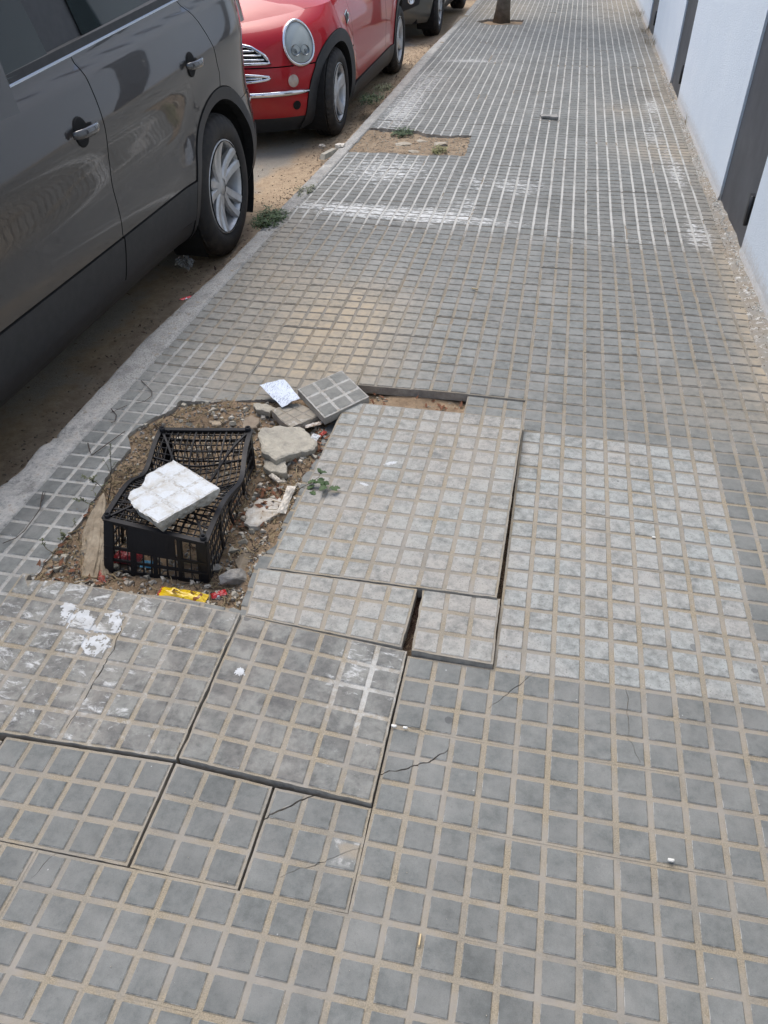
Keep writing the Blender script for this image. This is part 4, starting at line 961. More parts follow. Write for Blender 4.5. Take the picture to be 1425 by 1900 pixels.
        # side
        d = MB(); car.side(d, arc(-1.23, .30, RO+.003, 37.5, 0, 10)[0:]+[(-.80, .29), (-.80, .548)], sd); 
        car.side(d, [(-.796, .29), (.46, .32), (.50, .6), (.50, .91), (-.796, .90)], sd); dr = d.build('door', M_RED, root)
        d = MB(); car.side(d, [(.466, .32)]+arc(1.237, .30, RO+.003, 177, 3, 24)+[(1.66, .32), (1.65, .92), (.506, .92), (.506, .6)], sd); d.build('rear_quarter', M_RED, root)
        d = MB(); car.uz(d, [(1.5, .2), (2, .2), (2, .95), (1.5, .95)], sd); d.build('tailgate', M_RED, root)
        d = MB(); car.side(d, [(1.50, .6), (1.62, .6), (1.62, .82), (1.52, .82)], sd, .006); d.build('taillight', M_REDL, root)
        d = MB(); car.side(d, [(-.83, .13), (.83, .15), (.83, .325), (-.2, .30), (-.83, .272)], sd, .010, .05); d.build('sill', M_PLAS, root)
        for ay, az in AR:
            d = MB(); car.side(d, arc(ay, az, RO, -24, 204, 44)+arc(ay, az, RI, 204, -24, 44), sd, .010, .05, step=.03); d.build('wheel_arch_trim', M_PLAS, root)
            wheel(root, 'wheel', (sd*.745, ay, az), .297, .198, .185, sd, 'five', spin=math.radians(20 if ay < 0 else 50))
        v_ = MB(); car.side(v_, [(-.965, .715), (-.885, .735), (-.885, .785), (-.955, .765)], sd, .004, .006); sg_ = v_.build('side_grille', M_BLK, root)
        v_ = MB(); car.side(v_, [(-.975, .705), (-.875, .727), (-.875, .795), (-.965, .775)], sd, .002, .006); v_.build('side_grille_frame', M_CHR, sg_)
        v_ = MB(); rock_mesh(v_, sk.at(sk.uy(-.885, .76), .76, .006, sd), (.008, .018, .018), 3, 2, 0, smooth=True); v_.build('indicator', M_LENS, sg_)
        v_ = MB(); hp = [sk.at(sk.uy(y, .80), .80, o, sd) for y, o in ((.22, .005), (.25, .03), (.36, .03), (.39, .005))]; v_.tube(hp, .011); v_.build('handle', M_CHR, dr)
    u = MB(); u.box((0, 0, .44), (1.24, 2.9, .54)); u.box((0, .35, .75), (1.24, 2.2, .18)); u.build('underbody', M_DARK, root); liners(root, AR, RI+.008, .62, .80)
    gk = Skin(ip([(.86, .80), (.93, .75), (1.15, .70), (1.33, .62)]), ip([(.86, -.95), (.95, -.86), (1.33, -.42)]), ip([(.86, 1.62), (.95, 1.58), (1.33, 1.36)]), -.40, 1.25, 4., 4.)
    greenhouse(car, gk, .87, 1.33, None, None, [[(-.30, .95), (.42, .95), (.42, 1.26), (-.2, 1.26)], [(.50, .95), (1.15, .97), (1.1, 1.26), (.50, 1.26)]], M_PLAS, M_RED, .07)
    sc = MB(); sc.box((0, -.99, .965), (.34, .20, .05), taper=.8); sc.build('bonnet_scoop', M_RED, bn)
    for sd in (1, -1):
        m_ = MB(); m_.tube([(sd*.77, -.62, .95), (sd*.85, -.63, .97)], .016); rock_mesh(m_, (sd*.90, -.62, .99), (.09, .06, .07), 5, 3, 0, smooth=True); m_.build('wing_mirror', M_RED, root)
        w_ = MB(); w_.tube([(sd*.25-.2, -.93, .985), (sd*.25+.25, -.86, 1.02)], .006); w_.build('wiper', M_BLK, root)
    return root
# ---- two more cars up the street, built from one plainer pattern
def saloon(X0, Y0, paintm, label, style, sc=1.0):
    root = empty('parked_car', (X0, Y0, RD), label, 'car', 'cars parked along the kerb')
    W = sip([(.16, .80), (.24, .85), (.34, .872), (.5, .885), (.7, .885), (.82, .87), (.90, .835), (1.0, .80)])
    F = sip([(.16, -1.98), (.25, -2.08), (.4, -2.12), (.55, -2.10), (.66, -2.05), (.76, -1.93), (.84, -1.75), (.95, -1.4)]); R = sip([(.16, 1.9), (.3, 2.02), (.5, 2.05), (.8, 1.98), (1.0, 1.9)])
    AR = [(-1.28, .325), (1.30, .325)]; RO, RI = .40, .36
    sk = Skin(W, F, R, -1.30, 1.45, 2.5, 3.0, None, [(a[0], a[1], .42, .012) for a in AR]); car = Car(root, sk)
    zt = ip([(-1.95, .76), (-1.6, .86), (-1.0, .93), (2.1, .95)]); tp = lambda y0, y1, n=8: [(y0+(y1-y0)*i/n, zt(y0+(y1-y0)*i/n)) for i in range(n+1)]
    for sd in (1, -1):
        d = MB(); car.side(d, [(-.85, .32), (-.84, .93)]+tp(-.84, -1.9)[1:]+[(-2.0, .66), (-2.03, .60)]+arc(-1.28, .325, RI, 130, -1, 20), sd, depth=.04); d.build('fender', paintm, root)
        d = MB(); car.uz(d, [(-1, .20), (sk.uy(-1.66, .2), .20), (sk.uy(-1.60, .5), .5), (sk.uy(-1.56, .55), .555), (-1, .60)], sd, su=.03); fb = d.build('front_bumper', paintm, root)
        d = MB(); car.uz(d, [(-.66, .33), (-.44, .40), (-.42, .53), (-.62, .50)], sd, .004, .01, su=.02, sz=.02); fi = d.build('fog_lamp_housing', M_BLK, root)
        u = -.545; p = sk.at(u, .45, .006, sd); n = sk.normal(u, .45); n.x *= sd; f_ = MB(); f_.lathe([(.045, .0), (.042, .012), (.034, .006), (.001, .010)], p, n, 24); f_.build('fog_lamp', M_CHR, fi)
        d = MB(); car.uz(d, [(-.72, .62), (-.40, .66), (-.36, .78), (-.66, .74)], sd, .006, .012, su=.02, sz=.02); d.build('headlight', M_LENS, root)
        d = MB(); car.uz(d, [(-1, .25), (-.70, .25), (-.72, .36), (-1, .38)], sd, .003); car.uz(d, [(-1, .60), (-.76, .62), (-.76, .72), (-1, .72)], sd, .003); d.build('grille', M_BLK, root)
        d = MB(); car.side(d, [(-.845, .32), (.16, .32), (.16, .95), (-.835, .93)], sd); dr = d.build('door', paintm, root)
        d = MB(); car.side(d, [(.165, .32)]+arc(1.30, .325, RI+.06, 181, 100, 12)+[(1.2, .95), (.165, .95)], sd); d.build('door', paintm, root)
        d = MB(); car.side(d, [(1.205, .95)]+arc(1.30, .325, RI, 100, -1, 14)+[(1.95, .25), (1.95, .95)], sd, depth=.04); d.build('rear_quarter', paintm, root)
        d = MB(); car.uz(d, [(1.5, .2), (2, .2), (2, .95), (1.5, .95)], sd); d.build('tailgate', paintm, root)
        d = MB(); car.side(d, [(-.90, .20), (.92, .20), (.92, .325), (-.90, .325)], sd, -.01, .05); d.build('sill', M_PLAS, root)
        for hy in (.02, .95): v_ = MB(); v_.tube([sk.at(sk.uy(y, .80), .80, o, sd) for y, o in ((hy-.09, .005), (hy-.07, .03), (hy+.07, .03), (hy+.09, .005))], .011); v_.build('handle', paintm, dr)
        for ay, az in AR: wheel(root, 'wheel', (sd*.775, ay, az), .322, .205, .205, sd, style, spin=.3)
    hb = MB(); hood(hb, sk, zt, -1.92, -.86, .07); hb.build('bonnet', paintm, root)
    u = MB(); u.box((0, 0, .44), (1.36, 3.7, .48)); u.box((0, .4, .76), (1.42, 2.8, .18)); u.build('underbody', M_DARK, root); liners(root, AR, RI+.01, .64, .85)
    gk = Skin(ip([(.9, .83), (.97, .80), (1.2, .73), (1.42, .64)]), ip([(.9, -1.10), (1.0, -.98), (1.42, -.3)]), ip([(.9, 1.95), (1.0, 1.92), (1.42, 1.6)]), -.28, 1.45, 4., 4.)
    greenhouse(car, gk, .90, 1.42, None, None, [[(-.25, .99), (.14, .99), (.14, 1.34), (-.15, 1.34)], [(.22, .99), (1.1, .99), (1.1, 1.34), (.22, 1.34)]], M_PLAS, paintm, .07)
    return root
suv(); hatch()
saloon(-2.665, 11.33, M_OLIVE, 'dark olive grey car with a fog lamp, third along the kerb behind the red car', 'ten')
saloon(-2.68, 16.1, M_SILV, 'farthest parked car, only a dark wheel and silver sill seen past the olive car', 'ten')
# ------------------------------------------------------------------ broken tiles lying in and by the pit
def keep(o, poly):
    c = cutter(poly, -.3, .5); boolean(o, [c], 'INTERSECT'); bpy.data.objects.remove(c); return o
def z_white(x, y, u, v, d): return np.full_like(x, .3), np.full_like(x, .95), np.full_like(x, 1.), np.full_like(x, .12)
def z_plain(x, y, u, v, d): return np.full_like(x, .12), np.full_like(x, .6), np.full_like(x, .0), np.full_like(x, .08)
def z_earthy(x, y, u, v, d): return np.full_like(x, .3), np.full_like(x, .1), np.full_like(x, .0), np.full_like(x, .55)
GB = 'broken tiles lying about the pit'
def mkwhite():
    m, t, b = nodes('white_painted_concrete'); N = NT(t); co = N.n('ShaderNodeTexCoord').outputs['Object']
    n1 = N.noise(22, 6, .7, co); n2 = N.noise(90, 5, .7, co); A = N.n('ShaderNodeSeparateColor', inp={0: N.n('ShaderNodeAttribute', attribute_name='pa').outputs['Color']}).outputs
    c = N.mix(N.ramp(n1, .45, .7), (.56, .59, .61), (.43, .41, .36)); c = N.mix(N.ramp(A[0], .7, .2), c, N.mix(N.ramp(n2, .4, .55), (.36, .34, .30), (.52, .54, .55))); c = N.mix(N.ramp(n2, .62, .72, 0, .6), c, (.40, .37, .32))
    t.links.new(c, b.inputs['Base Color']); b.inputs['Roughness'].default_value = .85; t.links.new(N.bump(N.math('ADD', n1, n2), .7, .003), b.inputs['Normal']); return m
ZT = .170
T_, R_, B_ = P(322, 853, ZT), P(408, 905, ZT+.004), P(292, 971, ZT-.006)
fr = slab('broken_tile', (T_, R_, B_, T_+(B_-R_)), 3, 3, 'thick chunk of tile painted white, lying on top of the black crate', z_white, thick=.042, cat='broken tile', group=GB, dep=.0008)
keep(fr, jag(xy((323, 852), (372, 880), (409, 904), (398, 916), (350, 945), (292, 973), (262, 950), (233, 920), (240, 908), (263, 897), (271, 878), z=ZT), .010, .009, 4)); 
bw = bmesh.new(); bw.from_mesh(fr.data); zt_ = max(v.co.z for v in bw.verts); cxy = sum((v.co for v in bw.verts), Vector())/len(bw.verts)
ed_ = [e for e in bw.edges if abs((e.verts[0].co-e.verts[1].co).z) > .02]; bmesh.ops.subdivide_edges(bw, edges=ed_, cuts=5)
for v in bw.verts:
    d_ = (ZT+.003-v.co.z)/.045
    if d_ > .12:
        r_ = v.co-cxy; r_.z = 0; r_.normalize(); v.co -= r_*(.016*d_*d_*(1+.8*noise.noise(v.co*30))+.006*noise.noise(v.co*70)*min(1, d_*3)); v.co.z += .004*noise.noise(v.co*50)*d_
bw.to_mesh(fr.data); bw.free()
fr.data.materials[0] = mkwhite(); fr.data.materials[1] = mat('broken_edge_pale', (.62, .60, .54), (.33, .30, .25), .95, 45, bump=1., bscale=70, bdist=.008)
slab('broken_tile', (P(634, 686, .050), P(685, 735, .058), P(602, 775, .050), P(552, 721, .055)), 3, 3, 'clean whole grey tile leaning on the rubble, above the corner of the large dusty slab', z_plain, thick=.028, cat='broken tile', group=GB, tone=.45, dep=.0022, ragged=.0008)
o = slab('broken_tile', (P(545, 744, .022), P(597, 766, .024), P(545, 797, .016), P(497, 762, .018)), 3, 3, 'broken brownish tile half under the leaning whole tile, touching the paper', z_earthy, thick=.028, cat='broken tile', group=GB, tone=.4, dep=.0018)
keep(o, jag(xy((502, 757), (535, 748), (575, 749), (597, 768), (560, 783), (535, 792), (520, 776), z=.022), .010, .004, 8))
M_CHUNK = mat('pale_concrete_chunk', (.42, .39, .32), (.30, .28, .235), .95, 26, bump=1., bscale=60, bdist=.006)
def chunk(pix, z, th, label, seed, tilt=(0, 0), m=M_CHUNK, group=GB, rough=.006):
    poly = jag(xy(*pix, z=z), .008, .011, seed); cx = sum(p[0] for p in poly)/len(poly); cy = sum(p[1] for p in poly)/len(poly)
    mb = MB(); n = len(poly); vs = []; L = ((0, .992), (-th*.10, 1.0), (-th*.55, 1.01), (-th, .94))
    rings = [(0, s_) for s_ in (.02, .3, .6, .8, .92)]+list(L[1:])
    for zz, sc in rings:
        for (x, y) in poly:
            X = (x-cx)*sc; Y = (y-cy)*sc; k = noise.noise(Vector((X*40+seed, Y*40, zz*40))); k2 = noise.noise(Vector((X*14+seed, Y*14, 5)))
            vs.append((X+.002*k*(sc > .9), Y+.002*k*(sc > .9), zz+rough*k2+rough*.5*k+tilt[0]*X+tilt[1]*Y))
    mb.add(vs, [(i*n+j, (i+1)*n+j, (i+1)*n+(j+1) % n, i*n+(j+1) % n) for i in range(len(rings)-1) for j in range(n)]+[tuple(range(n))], 0, False)
    o = mb.build('broken_tile', m, None, (cx, cy, z)); tag(o, label, 'broken tile', group); return o
chunk([(487, 800), (520, 793), (556, 791), (588, 814), (583, 826), (545, 838), (512, 850), (486, 838), (480, 812)], .030, .030, 'rough pale slab of concrete lying face down, right of the crate', 11, (-.12, .05))
chunk([(488, 852), (528, 850), (533, 878), (510, 874), (488, 864)], .005, .024, 'small pale wedge of concrete just below the rough upturned slab', 12)
chunk([(385, 782), (402, 762), (452, 758), (440, 775), (410, 788), (392, 790)], -.010, .03, 'buff lump of old mortar behind the crate, half sunk in earth', 13, m=mat('buff_mortar', (.40, .33, .24), (.28, .22, .16), .95, 30, bump=1., bscale=70, bdist=.006))
chunk([(447, 782), (462, 764), (482, 776), (478, 795), (452, 796)], -.012, .02, 'flat earthy tile scrap behind the far right corner of the crate', 14, m=mat('earthy_scrap', (.27, .22, .165), (.2, .16, .12), .95, 30, bump=.8, bscale=90))
chunk([(470, 748), (495, 748), (512, 757), (500, 766), (476, 760)], .006, .02, 'thin pale sliver of tile just left of the white paper', 15)
chunk([(456, 950), (480, 922), (520, 925), (528, 945), (500, 962), (470, 975), (452, 968)], -.022, .02, 'flat whitened lump of spilt cement in the earth, right of the crate', 16, m=mat('whitened_cement', (.55, .54, .50), (.33, .28, .22), .9, 26, bump=.7, bscale=80))
def hull_rock(mb, size, seed, rz=0., n=17, mi=0):
    """broken stone: flat facets between sharp, slightly worn edges"""
    r_ = random.Random(seed*13+1); bm = bmesh.new()
    for _ in range(n):
        v = Vector((r_.gauss(0, 1), r_.gauss(0, 1), r_.gauss(0, 1))).normalized()*r_.uniform(.75, 1.15); bm.verts.new(v)
    bmesh.ops.convex_hull(bm, input=bm.verts[:]); bmesh.ops.delete(bm, geom=[v for v in bm.verts if not v.link_faces], context='VERTS')
    bmesh.ops.bevel(bm, geom=bm.edges[:], offset=.05, segments=1, affect='EDGES'); bmesh.ops.triangulate(bm, faces=bm.faces[:]); bmesh.ops.subdivide_edges(bm, edges=bm.edges[:], cuts=2, use_grid_fill=True)
    R = Matrix.Rotation(rz, 3, 'Z')
    for v in bm.verts: k = 1+.07*noise.noise(v.co*3+Vector((seed, 0, 0)))+.05*noise.noise(v.co*9); v.co = R @ Vector((v.co.x*size[0]*k, v.co.y*size[1]*k, v.co.z*size[2]*k))
    bm.verts.index_update(); mb.add([v.co.copy() for v in bm.verts], [[v.index for v in f.verts] for f in bm.faces], mi, False); bm.free()
def rock(px, py, z, size, seed, label, m, rz=0, cat='stone', group='stones in the pit', rough=.5):
    mb = MB(); hull_rock(mb, size, seed, rz); o = mb.build('stone', m, None, P(px, py, z)); tag(o, label, cat, group); return o
M_ROCK = mat('grey_rubble', (.34, .32, .29), (.20, .19, .17), .95, 40, bump=1., bscale=90, bdist=.005)
rock(436, 1072, -.018, (.042, .024, .022), 3, 'rounded grey stone at the near right foot of the crate', M_ROCK, .4)
rock(452, 1045, -.028, (.03, .05, .018), 5, 'crumbly earth-coloured stone wedged between crate and tile pair', mat('earthy_rubble', (.25, .21, .16), (.17, .14, .1), .95, 40, bump=1.), .3)
rock(402, 1058, -.045, (.022, .018, .016), 6, 'small dark stone hard against the crate corner post', M_ROCK, .9)
rock(130, 1072, -.03, (.028, .012, .010), 7, 'small pale splinter of stone left of the stump, by the painted slab', M_CHUNK, .1)
# ------------------------------------------------------------------ black fruit crate, upside down, sagging
M_CRATE = mat('black_crate_plastic', (.007, .0075, .010), (.012, .012, .014), .46, 14, bump=.12, bscale=60, rough2=.62, spec=.3)
CFL, CFR, CBR, CBL = P(193, 962, .118), P(381, 1006, .118), P(466, 797, .112), P(299, 796, .110)
c0 = (CFL+CFR+CBR+CBL)/4; crate = empty('crate', (c0.x, c0.y, -.055), 'black plastic fruit crate upside down in the pit, its mesh bottom sagging', 'crate')
org = Vector((c0.x, c0.y, -.055))
def base(p, h): return Vector((c0.x+(p.x-c0.x)*.985, c0.y+(p.y-c0.y)*.985, h))
BFL, BFR, BBR, BBL = P(194, 1066, -.052), P(388, 1089, -.055), base(CBR, -.055), base(CBL, -.055)
def bil(a, b, c, d, u, v): return a*(1-u)*(1-v)+b*u*(1-v)+c*u*v+d*(1-u)*v
def sagf(u, v):
    g_ = math.exp(-((v-.62)/.20)**2) if v > .62 else math.exp(-((v-.62)/.17)**2)
    return -.082*g_*(.55+.45*math.sin(math.pi*min(1, max(0, u))))-.006*math.sin(math.pi*u)*math.sin(math.pi*v)
def top(u, v):
    p = bil(CFL, CFR, CBR, CBL, u, v); k = max(0., u-.5)*2; g_ = math.exp(-((v-.55)/.2)**2)
    return p+Vector((.016*k*g_, 0, sagf(u, v)*(1-.30*k)))
def rib(mb, f, n, w, h, upf=None):
    pts = [f(i/n)-org for i in range(n+1)]
    mb.sweep(pts, [(-w/2, -h/2), (w/2, -h/2), (w/2, h/2), (-w/2, h/2)], smooth=False, up=upf or Vector((0, 0, 1)))
bm_ = MB()
NU, NV = 15, 25
for i in range(1, NU): u = i/NU; major = i in (6, 11); rib(bm_, lambda t, u=u: top(u, t)-Vector((0, 0, .004)), 26, .0042 if major else .0022, .006 if major else .0035)
for j in range(1, NV): v = j/NV; major = j in (9, 14, 19); rib(bm_, lambda t, v=v: top(t, v)-Vector((0, 0, .004)), 16, .0045 if major else .0022, .006 if major else .0035)
for (u0, v0, u1, v1) in ((.03, .97, .34, .66), (.97, .97, .66, .66), (.03, .03, .36, .33), (.97, .03, .64, .33)): rib(bm_, lambda t, a=(u0, v0, u1, v1): top(a[0]+(a[2]-a[0])*t, a[1]+(a[3]-a[1])*t)-Vector((0, 0, .002)), 10, .006, .006)
for vv in (.1, .17, .24): rib(bm_, lambda t, vv=vv: top(t, vv+.05*math.sin(math.pi*t))-Vector((0, 0, .003)), 16, .003, .004)
bm_.build('bottom_mesh', M_CRATE, crate)
rm = MB()
for f, n in ((lambda t: top(t, 0), 16), (lambda t: top(1, t), 30), (lambda t: top(1-t, 1), 16), (lambda t: top(0, 1-t), 30)):
    rib(rm, f, n, .014, .005); rib(rm, lambda t, f=f: f(t)-Vector((0, 0, .006)), n, .004, .016)
rm.build('rim', M_CRATE, crate)
def wall(name, tf, a, b, nb, rails, plate=None, bulge=0., big=(), wbar=.0028):
    """upright side between the top edge tf(t) and the foot a..b"""
    out = (b-a).cross(Vector((0, 0, 1))).normalized()
    def S(t, h):
        p = a.lerp(b, t).lerp(tf(t), h); return p+out*bulge*math.sin(math.pi*h)*math.exp(-((t-.52)/.22)**2)
    mb = MB()
    for i in range(1, nb):
        t = i/nb
        if plate and plate[0] < t < plate[1]: rib(mb, lambda s_, t=t: S(t, s_*plate[2]+.07), 5, .0035, .0035, Vector((0, 1, .1)))
        else: rib(mb, lambda s_, t=t: S(t, .07+s_*.9), 8, wbar, wbar, Vector((0, 1, .1)))
    for t in big: rib(mb, lambda s_, t=t: S(t, s_*.97), 8, .011, .005, out)
    for h, ww in rails: rib(mb, lambda s_, h=h: S(s_, h), 26, ww, .004, out)
    w_ = mb.build(name, M_CRATE, crate)
    if plate:
        pm = MB(); n = 10; vs = []
        for o_ in (.002, -.002):
            for i in range(n+1):
                t = plate[0]+(plate[1]-plate[0])*i/n
                for h in (plate[2], .96): vs.append(S(t, h)-org+out*o_)
        m_ = 2*(n+1); pm.add(vs, [(2*i, 2*i+2, 2*i+3, 2*i+1) for i in range(n)]+[(m_+2*i, m_+2*i+1, m_+2*i+3, m_+2*i+2) for i in range(n)], 0, False); pm.build('label_plate', M_CRATE, w_)
    return w_
wall('side', lambda t: top(t, 0), BFL, BFR, 13, ((.10, .012), (.30, .009), (.52, .010)), (.24, .70, .50), big=(.28, .50, .74), wbar=.0022)
wall('side', lambda t: top(1, t), BFR, BBR, 26, ((.06, .012), (.28, .006), (.5, .007), (.74, .006)), None, -.018, big=(.28, .5, .74), wbar=.0018)
wall('side', lambda t: top(1-t, 1), BBR, BBL, 17, ((.08, .012), (.3, .006), (.52, .006), (.76, .006)), wbar=.0026)
wall('side', lambda t: top(0, 1-t), BBL, BFL, 30, ((.06, .012), (.28, .006), (.5, .006), (.74, .006)), big=(.25, .5, .75), wbar=.0024)
for (tp_, bt, n1, n2) in ((CFL, BFL, (1, 0), (0, 1)), (CFR, BFR, (-1, 0), (0, 1)), (CBR, BBR, (-1, 0), (0, -1)), (CBL, BBL, (1, 0), (0, -1))):
    mb = MB(); ux = (CFR-CFL).normalized()*n1[0]; uy_ = (CBL-CFL).normalized()*n2[1]; a = bt-org; b = tp_-org
    for dd_, w_ in ((ux, .028), (uy_, .022)):
        q0, q1 = a, a+dd_*w_; r0, r1 = b, b+dd_*w_; th = (dd_.cross(Vector((0, 0, 1)))).normalized()*.0015
        mb.add([q0-th, q1-th, r1-th, r0-th, q0+th, q1+th, r1+th, r0+th], [(0, 1, 2, 3), (7, 6, 5, 4), (0, 4, 5, 1), (1, 5, 6, 2), (2, 6, 7, 3), (3, 7, 4, 0)], 0, False)
    mb.lathe([(.0055, -.004), (.0085, -.004), (.0085, .012), (.0055, .012), (.0055, -.004)], b+(ux+uy_)*.008, (0, 0, 1), 16)
    mb.build('corner_post', M_CRATE, crate)
# ------------------------------------------------------------------ paper, wrappers, bags
def cloth_sheet(name, m, corners, nu, nv, amp, seed, label, cat, group=None, freq=9., parent=None):
    """thin bent sheet between four corners, with real thickness"""
    a, b, c, d = [Vector(p) for p in corners]; vs = []
    cen = (a+b+c+d)/4
    nrm = (b-a).cross(d-a).normalized()
    if nrm.z < 0: nrm = -nrm
    for k in (0, 1):
        for i in range(nu+1):
            for j in range(nv+1):
                u, v = i/nu, j/nv; p = bil(a, b, c, d, u, v)
                h = amp*noise.noise(Vector((u*freq*.5+seed, v*freq*.5, seed)))*1.5+amp*.4*noise.noise(Vector((u*freq*2+seed, v*freq*2, 1)))
                vs.append(p+nrm*(h-k*.0006)-cen)
    m_ = (nu+1)*(nv+1); f = lambda i, j: i*(nv+1)+j
    fs = [(f(i, j), f(i+1, j), f(i+1, j+1), f(i, j+1)) for i in range(nu) for j in range(nv)]+[(m_+f(i, j), m_+f(i, j+1), m_+f(i+1, j+1), m_+f(i+1, j)) for i in range(nu) for j in range(nv)]
    mb = MB(); mb.add(vs, fs, 0, True); o = mb.build(name, m, parent, cen, fix=False)
    if label: tag(o, label, cat, group)
    return o, cen
def paper_material():
    m, t, b = nodes('written_paper'); N = NT(t); co = N.n('ShaderNodeTexCoord').outputs['Object']
    mp = N.n('ShaderNodeMapping', inp={0: co, 2: (0, 0, .55), 3: (260, 90, 200)}).outputs[0]; n = N.noise(1., 4, .6, mp, 1.2); l = N.ramp(n, .56, .60)
    n2 = N.noise(16, 5, .6, co); t.links.new(N.mix(N.math('MULTIPLY', l, N.ramp(n2, .36, .48, .15, .85)), (.58, .64, .72), (.10, .13, .24)), b.inputs['Base Color']); b.inputs['Roughness'].default_value = .7
    t.links.new(N.bump(n2, .5, .004), b.inputs['Normal']); return m
cloth_sheet('paper', paper_material(), (P(481, 714, .040), P(527, 703, .046), P(556, 738, .050), P(523, 755, .028)), 12, 12, .003, 2, 'sheet of bluish white paper covered in faint blue handwriting, on the rubble', 'paper')
def wrap_material(name, cols, scale=30, seed=0.):
    m, t, b = nodes(name); N = NT(t); co = N.n('ShaderNodeTexCoord').outputs['Object']; n = N.noise(scale, 3, .5, N.n('ShaderNodeMapping', inp={0: co, 1: (seed, 0, 0)}).outputs[0]); r = N.n('ShaderNodeValToRGB', inp={0: n}); r.color_ramp.interpolation = 'CONSTANT'
    el = r.color_ramp.elements
    while len(el) < len(cols): el.new(.5)
    for i, (p, c) in enumerate(cols): el[i].position = p; el[i].color = (*c, 1)
    t.links.new(r.outputs[0], b.inputs['Base Color']); b.inputs['Roughness'].default_value = .25; b.inputs['Coat Weight'].default_value = .5
    t.links.new(N.bump(N.noise(60, 4, .6, co), .6, .004), b.inputs['Normal']); return m
M_YEL = wrap_material('yellow_wrapper_foil', [(0, (.75, .50, .015)), (.57, (.80, .58, .02)), (.66, (.28, .10, .02))], 34)
M_RW = wrap_material('red_wrapper_foil', [(0, (.50, .02, .02)), (.55, (.42, .015, .02)), (.62, (.6, .6, .62))], 40)
# snack wrapper: pillow-shaped bag with crimped ends
def bag(px0, px1, z0, z1, wd, m, label, cat, group=None, crimp=None, seed=0, fat=.012, name='wrapper'):
    a, b = P(*px0, z0), P(*px1, z1); c = (a+b)/2; t = (b-a); L = t.length; t.normalize(); up = Vector((0, 0, 1)); s_ = t.cross(up).normalized(); up = s_.cross(t)
    root = empty(name, c, label, cat, group); mb = MB(); vs = []; nu, nv = 26, 14
    for k in (1, -1):
        for i in range(nu+1):
            u = i/nu
            for j in range(nv+1):
                v = -1+2*j/nv; e = (1-abs(v)**2.2)*min(1, min(u, 1-u)*6)
                wv = wd*(1-.12*math.sin(math.pi*u)); n_ = noise.noise(Vector((u*9+seed, v*4, seed)))
                vs.append(t*(u-.5)*L+s_*v*wv/2+up*(k*fat*e*(1+.5*n_)+.003*n_+.0025*math.sin(v*26)*(1 if u < .08 or u > .92 else 0)))
    m_ = (nu+1)*(nv+1); f = lambda i, j: i*(nv+1)+j
    mb.add(vs, [(f(i, j), f(i+1, j), f(i+1, j+1), f(i, j+1)) for i in range(nu) for j in range(nv)]+[(m_+f(i, j), m_+f(i, j+1), m_+f(i+1, j+1), m_+f(i+1, j)) for i in range(nu) for j in range(nv)], 0, True)
    mb.build('bag_body', m, root, fix=False)
    return root, t, s_, up, L
rt_, t_, s_, up_, L_ = bag((297, 1097), (384, 1112), -.022, -.020, .038, M_YEL, 'crumpled glossy yellow snack wrapper with brown prints, at the near foot of the crate', 'wrapper', seed=3)
mb = MB(); 
for k, (u, v, r) in enumerate(((-.12, .15, .010), (.22, -.2, .008))):
    for a0 in range(3):
        pts = [t_*(u*L_+r*(1-.25*a0)*math.cos(th))+s_*(v*.02+r*.8*(1-.25*a0)*math.sin(th))+up_*.0145 for th in [a0+i*.5 for i in range(9)]]; mb.tube(pts, .0007, 5)
mb.build('printed_mark', mat('brown_print', (.18, .07, .01), rough=.4), rt_)
mb = MB(); mb.box(t_*(-L_*.49), (.004, .030, .006), Matrix.Rotation(math.atan2(t_.y, t_.x), 3, 'Z')); mb.build('crimped_end', mat('wrapper_red_end', (.4, .03, .02), rough=.3), rt_)
bag((392, 1107), (420, 1098), -.030, -.028, .022, M_RW, 'small red and silver wrapper scrap right of the yellow one', 'wrapper', seed=8, fat=.006)
bag((212, 1032), (262, 1038), -.03, -.03, .05, mat('dull_red_film', (.26, .02, .025), (.16, .015, .018), .3, 40, bump=.6, bscale=50), 'crumpled red plastic bag seen through the front bars of the crate', 'bag', seed=11, fat=.018, name='bag')
bag((262, 1046), (284, 1048), -.035, -.035, .03, mat('blue_film', (.08, .30, .48), (.05, .2, .35), .3, 40, bump=.6, bscale=50), 'little blue wrapper inside the crate beside the red bag', 'wrapper', seed=12, fat=.008)
bag((184, 1052), (190, 1085), -.03, -.04, .022, mat('brick_red_film', (.30, .06, .04), rough=.5), 'brick red scrap of plastic wedged left of the crate corner', 'wrapper', seed=13, fat=.006)
M_TISS = mat('crumpled_tissue', (.68, .64, .56), (.5, .46, .4), .9, 40, bump=.9, bscale=70, bdist=.006)
for (a, b, w_, lab, sd_) in (((522, 952), (541, 902), .028, 'dirty twisted white tissue on the pit edge near the leafy weed', 4), ((502, 882), (520, 894), .014, 'scrap of white tissue in the dead leaves right of the crate', 9)):
    o, t__, s__, u__, l__ = bag(a, b, -.012, .004, w_, M_TISS, lab, 'tissue', None, seed=sd_, fat=.010, name='tissue')
bag((566, 792), (598, 784), .004, .010, .020, mat('white_plastic_scrap', (.66, .64, .6), (.3, .2, .12), .5, 60), 'curled white and brown plastic scrap under the leaning tile', 'wrapper', seed=5, fat=.004)
bag((577, 822), (588, 806), -.004, .004, .030, mat('pale_blue_film', (.50, .54, .58), (.62, .6, .58), .3, 30, bump=.5), 'pale bluish plastic film under the right end of the rough slab', 'wrapper', seed=6, fat=.005)
